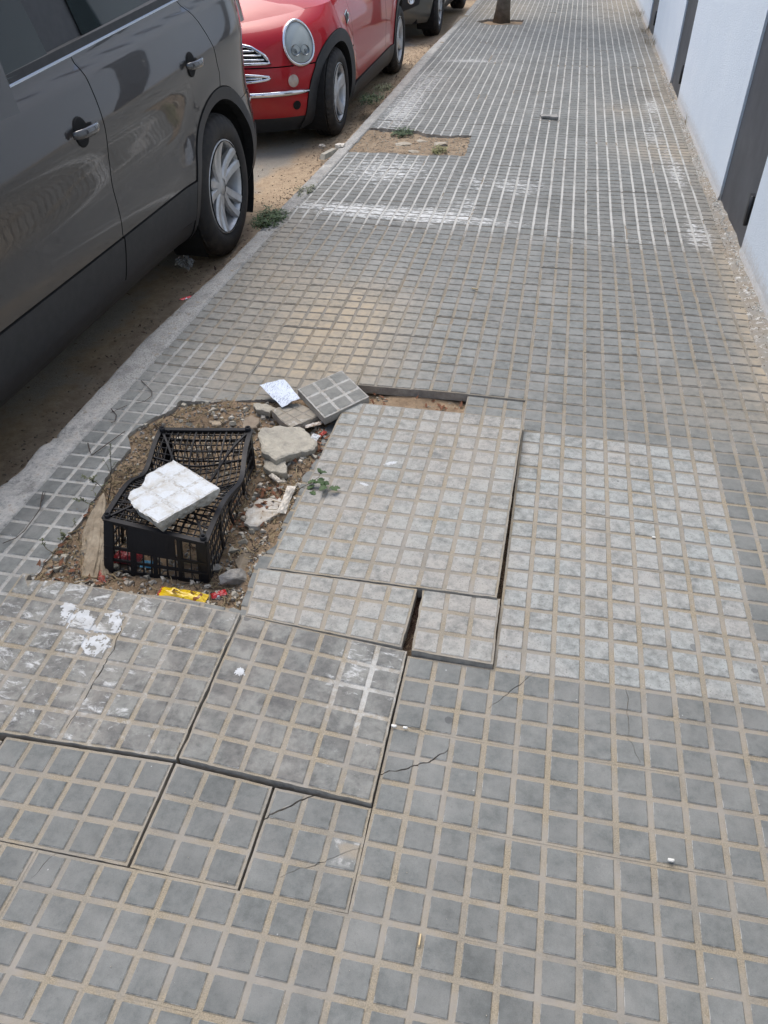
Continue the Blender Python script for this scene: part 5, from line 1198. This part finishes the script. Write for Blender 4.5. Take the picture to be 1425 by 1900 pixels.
bag((592, 812), (604, 800), -.01, .0, .018, mat('red_leaf_film', (.42, .05, .03), (.3, .04, .03), .4, 60), 'small crushed red wrapper beside the edge of the large dusty slab', 'wrapper', seed=7, fat=.005)
bag((336, 556), (357, 550), .004, -.01, .022, M_RW, 'torn red and white wrapper hanging over the kerb edge by the grey car', 'wrapper', seed=14, fat=.004)
m_, t__, b__ = nodes('clear_film'); b__.inputs['Base Color'].default_value = (.5, .52, .52, 1); b__.inputs['Roughness'].default_value = .12; b__.inputs['Alpha'].default_value = .35; b__.inputs['Coat Weight'].default_value = 1
NTc = NT(t__); t__.links.new(NTc.bump(NTc.noise(60, 5, .6, NTc.n('ShaderNodeTexCoord').outputs['Object']), 1., .02), b__.inputs['Normal']); M_CLEAR = m_
cloth_sheet('bag', M_CLEAR, (P(322, 490, -.10), P(338, 470, -.09), P(362, 480, -.09), P(350, 500, -.10)), 14, 14, .02, 5, 'clear crumpled plastic bag in the gutter shadow by the rear wheel', 'bag')
# ------------------------------------------------------------------ dead stump: three split, fluted slivers of old trunk
M_BARK = mat('weathered_wood', (.40, .335, .245), (.24, .19, .13), .95, 24, bump=1., bscale=60, bdist=.006)
def stump():
    root = empty('tree_stump', P(168, 1040, -.045), 'rotten fibrous tree stump split in slivers, against the left side of the crate', 'tree stump'); o0 = P(168, 1040, -.045)
    for k, (p0, z0, p1, z1, w0, w1) in enumerate((((165, 1082), -.05, (196, 915), .060, .034, .010), ((152, 1040), -.05, (187, 932), .040, .030, .008), ((183, 1085), -.055, (196, 985), .02, .026, .010))):
        a, b = P(*p0, z0)-o0, P(*p1, z1)-o0; mb = MB(); n, kk = 26, 30; vs = []; t = (b-a).normalized(); s_ = t.cross(Vector((0, 0, 1))).normalized(); u_ = s_.cross(t)
        for i in range(n+1):
            f_ = i/n; c = a.lerp(b, f_)+s_*.006*math.sin(f_*5+k); r = (w0+(w1-w0)*f_**.8)*(1-.85*max(0, (f_-.85)/.15)**2)
            for j in range(kk):
                th = 2*math.pi*j/kk; q_ = 1+.30*noise.noise(Vector((math.cos(th)*3+k*5, math.sin(th)*3, f_*1.2)))+.20*noise.noise(Vector((math.cos(th)*8+k, math.sin(th)*8, f_*2.0)))+.08*noise.noise(Vector((th*9, k, f_*12)))
                vs.append(c+(s_*math.cos(th)*r+u_*math.sin(th)*r*.6)*q_)
        mb.add(vs, [(i*kk+j, (i+1)*kk+j, (i+1)*kk+(j+1) % kk, i*kk+(j+1) % kk) for i in range(n) for j in range(kk)]+[tuple(range(kk)), tuple(n*kk+j for j in range(kk-1, -1, -1))], 0, False); mb.build('wood_sliver', M_BARK, root)
stump()
# ------------------------------------------------------------------ plants
M_LEAF = mat('weed_leaf', (.055, .10, .030), (.035, .065, .022), .55, 40, spec=.3)
M_LEAF2 = mat('dusty_leaf', (.11, .125, .055), (.07, .085, .04), .7, 60)
M_STEM = mat('weed_stem', (.12, .10, .055), (.08, .065, .04), .8, 60)
M_DRY = mat('dry_grass', (.36, .29, .17), (.22, .165, .09), .9, 60)
M_TWIG = mat('dry_twig', (.085, .06, .045), (.045, .035, .03), .9, 60)
def leaf(mb, p, d, L, w_, up=Vector((0, 0, 1)), lobed=False, droop=.3):
    d = d.normalized(); s_ = d.cross(up)
    s_ = s_.normalized() if s_.length > 1e-3 else Vector((1, 0, 0)); n = s_.cross(d)
    T = [(0, .05), (.2, .55), (.4, 1), (.6, .85), (.8, .5), (1, .03)] if not lobed else [(0, .1), (.15, .8), (.25, 1.0), (.38, .62), (.5, .95), (.62, .9), (.72, .5), (.85, .55), (1, .05)]
    c = [p+d*L*t-up*droop*L*t*t for t, _ in T]; vs = []
    for (t, ww), cc in zip(T, c): vs += [cc-s_*w_*ww/2+n*w_*.12*ww, cc, cc+s_*w_*ww/2+n*w_*.12*ww]
    mb.add(vs, [(3*i+k, 3*i+k+1, 3*i+k+4, 3*i+k+3) for i in range(len(T)-1) for k in (0, 1)], 0, True)
def plant(name, loc, label, cat, stems, lm, sm, group=None):
    """stems: list of (points, radius, leaves[(t, length, width, lobed)])"""
    root = empty(name, loc, label, cat, group); o = Vector(loc); lf = MB()
    st = MB()
    for pts, r, leaves in stems:
        pts = [Vector(p)-o for p in pts]; st.tube(pts, r, 6, scale=[1-.6*i/max(1, len(pts)-1) for i in range(len(pts))])
        for (t, L, w_, lob) in leaves:
            f = t*(len(pts)-1); i = min(int(f), len(pts)-2); p = pts[i].lerp(pts[i+1], f-i); tt = (pts[i+1]-pts[i]).normalized(); a = random.uniform(0, 6.28)
            dr = (tt*.5+Vector((math.cos(a), math.sin(a), random.uniform(-.1, .5)))).normalized(); leaf(lf, p, dr, L*random.uniform(.8, 1.2), w_, lobed=lob, droop=random.uniform(.1, .5))
    st.build('stem', sm, root)
    if lf.v: lf.build('foliage', lm, root, fix=False)
    return root
def curve(pix): return [P(*p) for p in pix]
GW = 'weeds growing round the pit'
plant('weed', P(546, 915, -.01), 'green weed with lobed leaves creeping from the pit edge onto the dusty slab', 'weed', [
    (curve([(546, 915, -.01), (560, 904, .02), (575, 897, .035), (590, 894, .045), (604, 896, .045)]), .0013, [(.45, .022, .016, True), (.6, .02, .016, True), (.7, .024, .018, True), (.85, .022, .02, True), (1, .026, .022, True), (.95, .022, .02, True)]),
    (curve([(575, 897, .035), (592, 885, .055), (595, 876, .068)]), .001, [(.8, .016, .012, True), (1, .018, .014, True), (.9, .018, .014, True), (1, .015, .014, True)]),
    (curve([(590, 894, .045), (606, 903, .046), (620, 905, .04)]), .001, [(.2, .028, .024, True), (.5, .03, .026, True), (.7, .024, .02, True), (1, .02, .018, True)]),
    (curve([(560, 904, .02), (572, 908, .025), (580, 914, .025)]), .001, [(.4, .022, .018, True), (.8, .022, .018, True), (1, .018, .016, True)])], M_LEAF, M_STEM, GW)
lv = lambda n, L, w_, lob=False, t0=.1: [(random.uniform(t0, 1), L, w_, lob) for _ in range(n)]
plant('weed', P(202, 928, -.01), 'tall thin dry stalk with tiny seed leaves at the left edge of the pit', 'weed', [
    (curve([(200, 932, -.01), (206, 900, .04), (206, 865, .10), (204, 838, .15), (205, 822, .18)]), .0013, lv(26, .007, .003, t0=.55)), (curve([(206, 880, .07), (198, 862, .09), (190, 850, .10)]), .0008, lv(8, .006, .003)), (curve([(206, 870, .09), (214, 858, .11)]), .0008, lv(8, .006, .003))], M_LEAF2, M_TWIG, GW)
plant('weed', P(200, 920, -.01), 'small branching weed with pale green leaves leaning left over the tiles', 'weed', [
    (curve([(200, 918, 0), (188, 903, .03), (176, 893, .05), (165, 888, .06), (152, 884, .062)]), .0012, lv(34, .009, .005, t0=.45)), (curve([(180, 897, .045), (172, 910, .04), (178, 918, .03)]), .0009, lv(9, .008, .004)), (curve([(172, 892, .055), (176, 882, .075)]), .0008, lv(14, .009, .005)), (curve([(188, 903, .03), (200, 897, .05)]), .0008, lv(6, .008, .004))], M_LEAF2, M_STEM, GW)
plant('weed', P(185, 950, -.01), 'low sprawling weed with olive leaves just above the rotten stump', 'weed', [
    (curve([(184, 946, 0), (170, 936, .02), (156, 930, .03), (138, 926, .03)]), .0012, lv(24, .009, .004, t0=.3)), (curve([(156, 930, .03), (150, 922, .04)]), .0009, lv(8, .008, .004))], M_LEAF2, M_STEM, GW)
plant('weed', P(108, 1028, -.02), 'curved sprig with a leafy tip bent over the tiles, left of the stump', 'weed', [
    (curve([(112, 1030, -.02), (98, 1026, .01), (86, 1018, .02), (79, 1008, .03), (77, 998, .04)]), .0016, lv(16, .010, .004, t0=.6))], M_LEAF2, M_STEM, GW)
plant('weed', P(118, 1000, -.01), 'straggly grey-leaved weed on the tile edge left of the pit', 'weed', [
    (curve([(130, 1002, 0), (118, 995, .02), (112, 985, .035)]), .001, lv(14, .010, .006)), (curve([(125, 1000, 0), (110, 1000, .02)]), .001, lv(10, .009, .005)), (curve([(140, 975, 0), (137, 962, .03)]), .001, lv(10, .007, .004))], M_LEAF2, M_TWIG, GW)
def tuft(px, z, r, n, h, label, m, group, cat='grass tuft', lean=.6, name='grass_tuft', wd=.003, lf=False):
    c = P(*px, z); mb = MB()
    for _ in range(n):
        a = random.uniform(0, 6.28); rr = r*math.sqrt(random.random())
        rr *= 1+.5*noise.noise(Vector((math.cos(a)*1.5+px[0], math.sin(a)*1.5, 3))); p = Vector((math.cos(a)*rr*1., math.sin(a)*rr*1.7, 0)); L = h*random.uniform(.5, 1.2); a2 = a+random.gauss(0, .8); d = Vector((math.cos(a2)*lean*random.random(), math.sin(a2)*lean*random.random(), 1))
        if lf:
            q_ = p+d.normalized()*L*.5*random.random()
            for _k in range(3): a3 = random.uniform(0, 6.28); leaf(mb, q_, Vector((math.cos(a3), math.sin(a3), random.uniform(0, .9))), L*.55, wd)
        else: leaf(mb, p, d, L, wd, up=Vector((0, 0, 1)) if abs(d.z) < .9 else Vector((.3, .2, .9)), droop=.3)
    o = mb.build(name, m, None, c, fix=False); tag(o, label, cat, group); return o
GK = 'green tufts along the kerb'
tuft((502, 411), -.012, .085, 300, .07, 'thick dark green tuft between the rear wheel of the grey car and the kerb', M_LEAF, GK, lf=True, wd=.007)
tuft((567, 358), -.01, .045, 70, .05, 'thin green sprigs on the kerb below the bare planting pit', M_LEAF2, GK, lf=True, wd=.006)
tuft((688, 188), -.03, .09, 180, .07, 'dark green weeds by the sill of the red car', M_LEAF, GK, lf=True, wd=.009)
tuft((712, 168), -.02, .07, 110, .08, 'looser green weeds on the kerb beyond the darker ones by the red car', M_LEAF2, GK, lf=True, wd=.008)
tuft((748, 248), -.015, .075, 170, .04, 'flat green tuft at the far edge of the bare planting pit', M_LEAF, 'plants in the bare planting pit', lf=True, wd=.008)
tuft((815, 280), -.015, .05, 120, .035, 'yellowish tuft at the near edge of the bare planting pit', mat('yellowing_leaf', (.20, .19, .06), (.12, .13, .05), .7, 60), 'plants in the bare planting pit', lf=True, wd=.007)
for k, (px, n, h, lab) in enumerate((((1277, 232), 40, .09, 'dry straw-coloured grass at the foot of the wall, between the two nearest doors'), ((1196, 62), 60, .12, 'dry grass at the wall foot by the third door'), ((1206, 84), 70, .12, 'pale dry grass at the wall foot just this side of the third door'), ((1180, 32), 70, .13, 'greyish dry grass by the far stretch of wall'))):
    tuft(px, .01, .03+.02*k, n, h, lab, M_DRY, 'dry grass along the wall', lean=.5, wd=.003)
for k, (px, n, h, lab) in enumerate((((125, 1052), 60, .05, 'dead straw at the left corner of the pit'), ((222, 905), 90, .05, 'dead straw and stems between stump and crate'), ((440, 765), 60, .035, 'dead stalks behind the crate'), ((262, 800), 40, .04, 'dead grass on the far left rim of the pit'))):
    tuft(px, -.03, .045, n, h, lab, M_DRY if k != 2 else M_TWIG, 'dead grass in the pit', lean=1.6, wd=.0025)
GT = 'dry twigs on the tiles beside the pit'
for k, (pix, r, lab) in enumerate((([(262, 706), (272, 716), (282, 726), (281, 735), (268, 745), (252, 748)], .0014, 'curved dry twig lying on the tiles beyond the pit'), ([(206, 758), (216, 770), (213, 782), (206, 784)], .0016, 'short hooked twig near the kerb joint'),
        ([(163, 822), (167, 838), (170, 845), (190, 830), (215, 812), (232, 800)], .0018, 'forked dark twig left of the pit, on the tiles'), ([(236, 752), (222, 758), (205, 766)], .001, 'thin straight twig by the hooked one'), ([(80, 912), (76, 930), (74, 945), (62, 962), (45, 985), (30, 998), (5, 1008)], .0016, 'long dark twig trailing across the tiles at the left edge'), ([(84, 912), (80, 926), (76, 932)], .001, 'tiny forked twig at the end of the long one'))):
    pts = curve([(x, y, .005+.002*(i % 2)) for i, (x, y) in enumerate(pix)]); c = pts[0].copy(); mb = MB(); mb.tube([p-c for p in pts], r, 6, scale=[1-.5*i/len(pts) for i in range(len(pts))]); tag(mb.build('twig', M_TWIG, None, c), lab, 'twig', GT)
# ------------------------------------------------------------------ litter too small and too many to count
def litter(name, label, cat, m, pts, size, shape='chip', kind='stuff', seed=1, flat=.35):
    r_ = random.Random(seed); mb = MB()
    for (x, y, z) in pts:
        s_ = size*r_.uniform(.4, 1.3); a = r_.uniform(0, 6.28); R = Matrix.Rotation(a, 3, 'Z') @ Matrix.Rotation(r_.uniform(-.4, .4), 3, 'X')
        if shape == 'chip':
            n = 5; ang = sorted(r_.uniform(0, 6.28) for _ in range(n)); ra = [r_.uniform(.6, 1.) for _ in range(n)]
            vs = [R @ Vector((math.cos(t)*k*s_, math.sin(t)*k*s_, 0)) for t, k in zip(ang, ra)]+[R @ Vector((math.cos(t)*k*s_*.7, math.sin(t)*k*s_*.7, s_*flat)) for t, k in zip(ang, ra)]
            mb.add([Vector((x, y, z))+v for v in vs], [tuple(range(n, 2*n))]+[(i, (i+1) % n, n+(i+1) % n, n+i) for i in range(n)], 0, False)
        elif shape == 'stick':
            L = s_*r_.uniform(2, 6); d = R @ Vector((1, 0, r_.uniform(-.15, .25))); q_ = R @ Vector((r_.uniform(-.2, .2), 1, 0))*L*.12
            mb.tube([Vector((x, y, z)), Vector((x, y, z))+d*L*.5+q_, Vector((x, y, z))+d*L], s_*.14, 4)
        else:
            d = R @ Vector((1, 0, r_.uniform(-.1, .4))); leaf(mb, Vector((x, y, z)), d, s_*2.2, s_*1.1, R @ Vector((0, .2, 1)), droop=r_.uniform(-.6, .6))
    o = mb.build(name, m, None, fix=False); tag(o, label, cat, kind=kind); return o
rr = random.Random(5)
def inpit(n, hf, poly, x0, x1, y0, y1, dens=lambda x, y: 1.):
    out = []
    while len(out) < n:
        x, y = rr.uniform(x0, x1), rr.uniform(y0, y1)
        if inside((x, y), poly) and rr.random() < dens(x, y): out.append((x, y, hf(x, y)))
    return out
HB = (-1.45, -.78, .0, 1.05)
edge = lambda x, y: .25+.75*min(1, abs(x+1.1)/.28)
litter('gravel', 'small grey and buff stones strewn over the earth of the pit', 'gravel', M_ROCK, inpit(2200, pit_h, HOLEJ, *HB), .0055, seed=2, flat=.8)
litter('gravel', 'coarser crumbs of concrete in the pit around the crate', 'gravel', M_CHUNK, inpit(260, pit_h, HOLEJ, *HB), .014, seed=3, flat=.7)
litter('rubble', 'pale dusty chips of broken tile strewn right of the crate', 'rubble', mat('pale_chips', (.52, .49, .42), (.34, .30, .25), .95, 60, bump=.6), [(x, y, pit_h(x, y)+.002) for x, y in [(rr.gauss(-.90, .045), rr.uniform(.08, .95)) for _ in range(110)]+[(rr.uniform(-1.3, -.85), rr.gauss(.10, .035)) for _ in range(60)]+[(rr.uniform(-1.25, -.85), rr.gauss(.92, .04)) for _ in range(60)] if inside((x, y), HOLEJ)], .012, seed=22, flat=.5)
litter('plant_litter', 'dead stems and straw matted over the pit', 'plant litter', M_DRY, inpit(1300, lambda x, y: pit_h(x, y)+.004, HOLEJ, *HB, edge), .008, 'stick', seed=4)
litter('plant_litter', 'dark broken twiglets on the earth of the pit', 'plant litter', M_TWIG, inpit(1300, lambda x, y: pit_h(x, y)+.003, HOLEJ, *HB, edge), .007, 'stick', seed=5)
M_DLEAF = mat('dead_leaf', (.20, .075, .035), (.12, .06, .03), .8, 90)
litter('dead_leaves', 'reddish brown dead leaves gathered right of the crate', 'dead leaves', M_DLEAF, [(x, y, pit_h(x, y)+.006) for x, y in [(rr.gauss(-.93, .035), rr.gauss(.50, .06)) for _ in range(60)]+[(rr.gauss(-.85, .03), rr.gauss(.80, .05)) for _ in range(60)]+[(rr.gauss(-1.33, .06), rr.gauss(.16, .08)) for _ in range(60)]], .010, 'leaf', seed=6)
litter('dead_leaves', 'dead leaves and bits in the slot beyond the large dusty slab', 'dead leaves', M_DLEAF, [(rr.uniform(-.78, -.41), rr.uniform(1.04, 1.19), -.035) for _ in range(110)], .010, 'leaf', seed=7)
litter('gravel', 'crumbled mortar in the slot beyond the large dusty slab', 'gravel', M_CHUNK, [(rr.uniform(-.78, -.41), rr.uniform(1.04, 1.19), -.04) for _ in range(120)], .007, seed=8, flat=.7)
litter('plant_litter', 'rootlets and dark litter packed in the open joints', 'plant litter', mat('joint_litter', (.085, .045, .03), (.05, .03, .02), .9, 60), [(rr.uniform(-.415, -.398), rr.uniform(.01, .21), -.028+rr.random()*.012) for _ in range(160)]+[(rr.uniform(-.206, -.196), rr.uniform(.22, .8), -.025+rr.random()*.012) for _ in range(160)], .006, 'stick', seed=9)
litter('gravel', 'loose stones and crumbs on the bare planting pit', 'gravel', M_CHUNK, inpit(420, pit2_h, PIT2, -1.6, -.75, 4.1, 4.8), .007, seed=10, flat=.5)
litter('plant_litter', 'straw and bits on the bare planting pit', 'plant litter', M_TWIG, inpit(260, lambda x, y: pit2_h(x, y)+.002, PIT2, -1.6, -.75, 4.1, 4.8), .006, 'stick', seed=11)
gp_ = [(x, y) for x, y in [(-1.72-abs(rr.gauss(0, .16)), rr.uniform(.2, 9.5)) for _ in range(2600)]]
litter('gutter_grit', 'dark grit and crumbs in the sandy gutter', 'grit', mat('gutter_grit', (.16, .12, .09), (.34, .28, .2), .95, 90), [(x, y, road_h(x, y)+.001) for x, y in gp_], .006, seed=12, flat=.6)
litter('gutter_leaves', 'dead leaf scraps along the gutter', 'dead leaves', mat('gutter_leaf', (.14, .08, .05), (.08, .05, .035), .9, 60), [(x, y, road_h(x, y)+.004) for x, y in gp_[:260]], .009, 'leaf', seed=13)
litter('wall_crumbs', 'white flakes of render and lime fallen along the wall foot', 'plaster crumbs', mat('render_flakes', (.70, .70, .67), (.5, .48, .42), .9, 60), [(wall_x(y)-abs(rr.gauss(.004, .016))-.004, y, .012+float(und(.68, y))) for y in [rr.uniform(.6, 7.) for _ in range(700)]], .006, seed=14, flat=.6)
litter('wall_grit', 'brown crumbs and bits on the dirty strip below the wall', 'grit', mat('strip_grit', (.30, .23, .15), (.12, .09, .07), .95, 60), [(rr.uniform(.63, wall_x(y)-.003), y, .010+float(und(.68, y))) for y in [rr.uniform(.6, 7.) for _ in range(900)]], .0035, seed=15, flat=.6)
litter('pavement_grit', 'tiny pale grains and bits scattered over the tiles', 'grit', mat('pale_grain', (.55, .50, .42), (.2, .17, .13), .9, 200), [(x, y, .001+float(und(x, y))) for x, y in [(rr.uniform(-1.3, .6), rr.uniform(-.95, 3.)) for _ in range(520)] if not (-.86 < x < -.18 and -.42 < y < 1.25) and not inside((x, y), HOLEJ) and not (x < -.8 and y < .1)], .0016, seed=16, flat=.6)
# pieces one can point to
def small(name, px, z, build, m, label, cat, group=None):
    mb = MB(); build(mb); o = mb.build(name, m, None, P(*px, z)); tag(o, label, cat, group)
def stick_b(L, r, a, k=8): return lambda mb: mb.tube([(-L/2*math.cos(a), -L/2*math.sin(a), 0), (0, .001, .0005), (L/2*math.cos(a), L/2*math.sin(a), 0)], r, k)
small('cigarette_end', (881, 536), .004, stick_b(.028, .0035, -.2), mat('cigarette_paper', (.50, .42, .26), (.38, .3, .18), .8, 60), 'yellowish cigarette end on the tiles beyond the large dusty slab', 'cigarette end')
small('wood_splinter', (779, 1744), .003, lambda mb: mb.box((0, 0, 0), (.003, .022, .003), Matrix.Rotation(.0, 3, 'Z'), taper=.8), mat('pale_wood', (.62, .48, .27), rough=.8), 'pale wooden splinter in a joint near the bottom of the picture', 'splinter')
for px, s_, lab in (((731, 1347), .007, 'white crumb of mortar by the snapped joint right of the blackened slab'), ((752, 1350), .006, 'second white crumb of mortar, right of the other one'), ((1245, 1596), .007, 'white pebble on a tile at the lower right'), ((1213, 997), .006, 'white speck of stone on the pale tiles right of the large slab')):
    small('crumb', px, .004, lambda mb, s_=s_: rock_mesh(mb, (0, 0, 0), (s_, s_*.6, s_*.5), 2, 2, .4), mat('white_crumb', (.72, .71, .66), rough=.8), lab, 'crumb', 'white crumbs on the tiles')
small('plank_scrap', (610, 285), -.01, lambda mb: mb.box((0, 0, 0), (.04, .19, .03), Matrix.Rotation(-.25, 3, 'Z'), taper=.8), M_CHUNK, 'grey splinter of kerb concrete by the edge of the bare planting pit', 'concrete scrap')
for px, s_, lab, sd_ in (((631, 272), .035, 'crumpled white tissue on the kerb by the bare planting pit', 3), ((601, 291), .022, 'smaller white tissue ball below the kerb splinter', 5), ((598, 272), .028, 'grey stone in the gutter by the front wheel of the red car', 7)):
    small('tissue' if 'tissue' in lab else 'stone', px, .0 if sd_ == 3 else -.05, lambda mb, s_=s_, sd_=sd_: rock_mesh(mb, (0, 0, 0), (s_, s_, s_*.6), sd_, 3, .7), M_TISS if 'tissue' in lab else M_ROCK, lab, 'tissue' if 'tissue' in lab else 'stone')
for px, sz, lab, sd_ in (((748, 268), (.06, .05, .012), 'flat pale stone left of the middle in the bare planting pit', 1), ((818, 268), (.065, .05, .016), 'flat pale stone right of the middle in the bare planting pit', 2), ((768, 283), (.055, .03, .014), 'long whitish stone at the near edge of the bare planting pit', 3), ((785, 262), (.045, .04, .01), 'small buff stone between the two flat ones in the bare planting pit', 4)):
    small('stone', px, -.018, lambda mb, sz=sz, sd_=sd_: hull_rock(mb, sz, sd_+30), mat('pale_stone', (.42, .38, .31), (.3, .26, .2), .95, 30, bump=.8, bscale=60), lab, 'stone', 'stones in the bare planting pit')
# loose piece of tile standing proud far up the pavement
chunk([(1002, 211), (1035, 210), (1036, 219), (1005, 217)], .016, .02, 'lifted broken corner of tile far up the pavement, showing its dark edge', 21, (0, -.12), m=mat('grey_tile_scrap', (.30, .29, .27), (.22, .215, .2), .9, 20, bump=.5), group=None)
# paint splashes
M_PAINT = mat('white_paint', (.54, .56, .575), (.42, .43, .43), .75, 30, bump=.3, bscale=120)
def splash(px, r, slabq, label, seed, el=1., rz=0., spikes=.35, poly=None, dims=(9, 6), dep=.003, thr=.40):
    """worn film of paint that follows pads and joints; slabq = TL, TR, BR, BL of the slab it lies on"""
    TL, TR, BR, BL = [Vector(v_) for v_ in slabq]
    def uv(x, y):
        u, v = .5, .5
        for _ in range(6):
            p = bil(BL, BR, TR, TL, u, v); du = ((BR-BL)*(1-v)+(TR-TL)*v); dv = ((TL-BL)*(1-u)+(TR-BR)*u); ex, ey = x-p.x, y-p.y; D = du.x*dv.y-du.y*dv.x; u += (ex*dv.y-ey*dv.x)/D; v += (ey*du.x-ex*du.y)/D
        return u, v, bil(BL, BR, TR, TL, u, v).z
    def height(x, y):
        u, v, z = uv(x, y); k = 1.
        for t, n in ((u, dims[0]), (v, dims[1])):
            f_ = (t*n) % 1.; e = min(f_, 1-f_)*SQ; k = min(k, max(0., min(1., (e-GR)/CH)))
        return z-dep*(1-k)+.0005
    z0 = BL.z*.5+TR.z*.5; c = P(*px, z0)
    if poly: pts = [tuple((P(*q_, z0))[:2]) for q_ in poly]; pts = jag(pts, .004, .014, seed)
    else:
        pts = []
        for i in range(60): t = 2*math.pi*i/60; k = r*(1+spikes*noise.noise(Vector((math.cos(t)*4+seed, math.sin(t)*4, seed)))+spikes*.8*noise.noise(Vector((math.cos(t)*12, math.sin(t)*12+seed, 2)))); x, y = k*math.cos(t), k*math.sin(t)*el; pts.append((c.x+x*math.cos(rz)-y*math.sin(rz), c.y+x*math.sin(rz)+y*math.cos(rz)))
    x0, x1 = min(p[0] for p in pts), max(p[0] for p in pts); y0, y1 = min(p[1] for p in pts), max(p[1] for p in pts); st_ = .0016
    key = {}; vs = []; fs = []
    def vid(i, j):
        if (i, j) not in key: x, y = x0+i*st_, y0+j*st_; key[(i, j)] = len(vs); vs.append((x-c.x, y-c.y, height(x, y)-c.z))
        return key[(i, j)]
    for i in range(int((x1-x0)/st_)+1):
        for j in range(int((y1-y0)/st_)+1):
            x, y = x0+(i+.5)*st_, y0+(j+.5)*st_
            if inside((x, y), pts) and .5+.6*noise.noise(Vector((x*55, y*55, seed)))+.35*noise.noise(Vector((x*190, y*190, seed))) > thr: fs.append((vid(i, j), vid(i+1, j), vid(i+1, j+1), vid(i, j+1)))
    mb = MB(); mb.add(vs, fs, 0, False); o = mb.build('paint_splash', M_PAINT, None, c, fix=False); tag(o, label, 'paint splash', 'white paint splashes on the paving'); return o
SB = [Vector((-1.425, .06, .020)), P(446, 1136, .018), P(326, 1408, .006), Vector((-1.412, -.386, .001))]
SCQ = [P(449, 1139, .007), P(756, 1207, .003), P(689, 1489, .011), P(331, 1405, .009)]; SAQ = [P(642, 744, .045), P(972, 776, .045), P(926, 1108, .022), Vector((-.812, .206, .012))]
splash((122, 1146), 0, SB, 'leaf-shaped splash of white paint, leftmost on the painted slab', 3, poly=[(122, 1120), (136, 1125), (142, 1138), (136, 1158), (124, 1168), (114, 1152), (108, 1136)])
splash((152, 1150), 0, SB, 'middle splash of white paint, right of the leaf-shaped one', 4, poly=[(144, 1138), (160, 1136), (172, 1150), (184, 1168), (192, 1174), (180, 1176), (160, 1172), (146, 1158)])
splash((176, 1195), 0, SB, 'largest splash of white paint, lowest on the painted slab', 5, poly=[(148, 1180), (170, 1178), (206, 1186), (208, 1200), (196, 1216), (176, 1220), (158, 1214), (150, 1200), (156, 1190)])
splash((208, 1158), 0, SB, 'ragged white paint splash, rightmost on the painted slab', 6, poly=[(196, 1142), (224, 1140), (228, 1154), (216, 1176), (204, 1178), (200, 1160)])
splash((445, 1247), .0115, SCQ, 'round splat of white paint on the blackened slab', 7, .9, spikes=.5, dims=(6, 6), thr=.1)
splash((726, 862), .020, SAQ, 'long white splash on the large dusty slab, under its middle', 8, .35, .5, .6, dims=(9, 12), dep=.0022, thr=.2)
splash((676, 899), .014, SAQ, 'smaller white splash on the large dusty slab, nearer its left edge', 9, .35, -.3, .6, dims=(9, 12), dep=.0022, thr=.2)
# young street tree far up the pavement
tr = empty('street_tree', P(930, 40, -.01), 'slim street tree in a small square pit far up the pavement', 'tree'); rt2 = random.Random(11); M_TRUNK = mat('grey_bark', (.20, .165, .125), (.12, .10, .075), .95, 16, bump=1., bscale=30, bdist=.012)
tk = MB(); tr_pts = [Vector((.02*math.sin(i*.7), .02*math.cos(i*.9), i*.25-.03)) for i in range(11)]
tk.tube(tr_pts, .082, 20, scale=[1.35, 1.0, .92]+[.9-.035*i for i in range(8)]); limbs = []
def limb(p, d, L, r, lv_):
    pts = [p]; q_ = p.copy(); dd_ = d.copy()
    for i in range(5): dd_ = (dd_+Vector((rt2.gauss(0, .12), rt2.gauss(0, .12), .06))).normalized(); q_ = q_+dd_*L/5; pts.append(q_.copy())
    tk.tube(pts, r, 8, scale=[1-.13*i for i in range(6)])
    if lv_ == 0: limbs.extend(pts[2:]); return
    for _ in range(3): limb(pts[rt2.choice((3, 4, 5))], (dd_+Vector((rt2.gauss(0, .6), rt2.gauss(0, .6), rt2.gauss(.1, .3)))).normalized(), L*.62, r*.5, lv_-1)
for a in range(6): limb(tr_pts[-1]-Vector((0, 0, .1*a*.6)), Vector((math.cos(a*1.05), math.sin(a*1.05), .9)).normalized(), 1.1, .035, 2)
tk.build('trunk', M_TRUNK, tr); cr = MB()
for p in limbs:
    for _ in range(9): q_ = p+Vector((rt2.gauss(0, .14), rt2.gauss(0, .14), rt2.gauss(0, .11))); a = rt2.uniform(0, 6.28); leaf(cr, q_, Vector((math.cos(a), math.sin(a), rt2.uniform(-.6, .4))), .09, .05)
cr.build('crown', mat('tree_leaf', (.06, .10, .035), (.035, .065, .022), .55, 3), tr, fix=False)
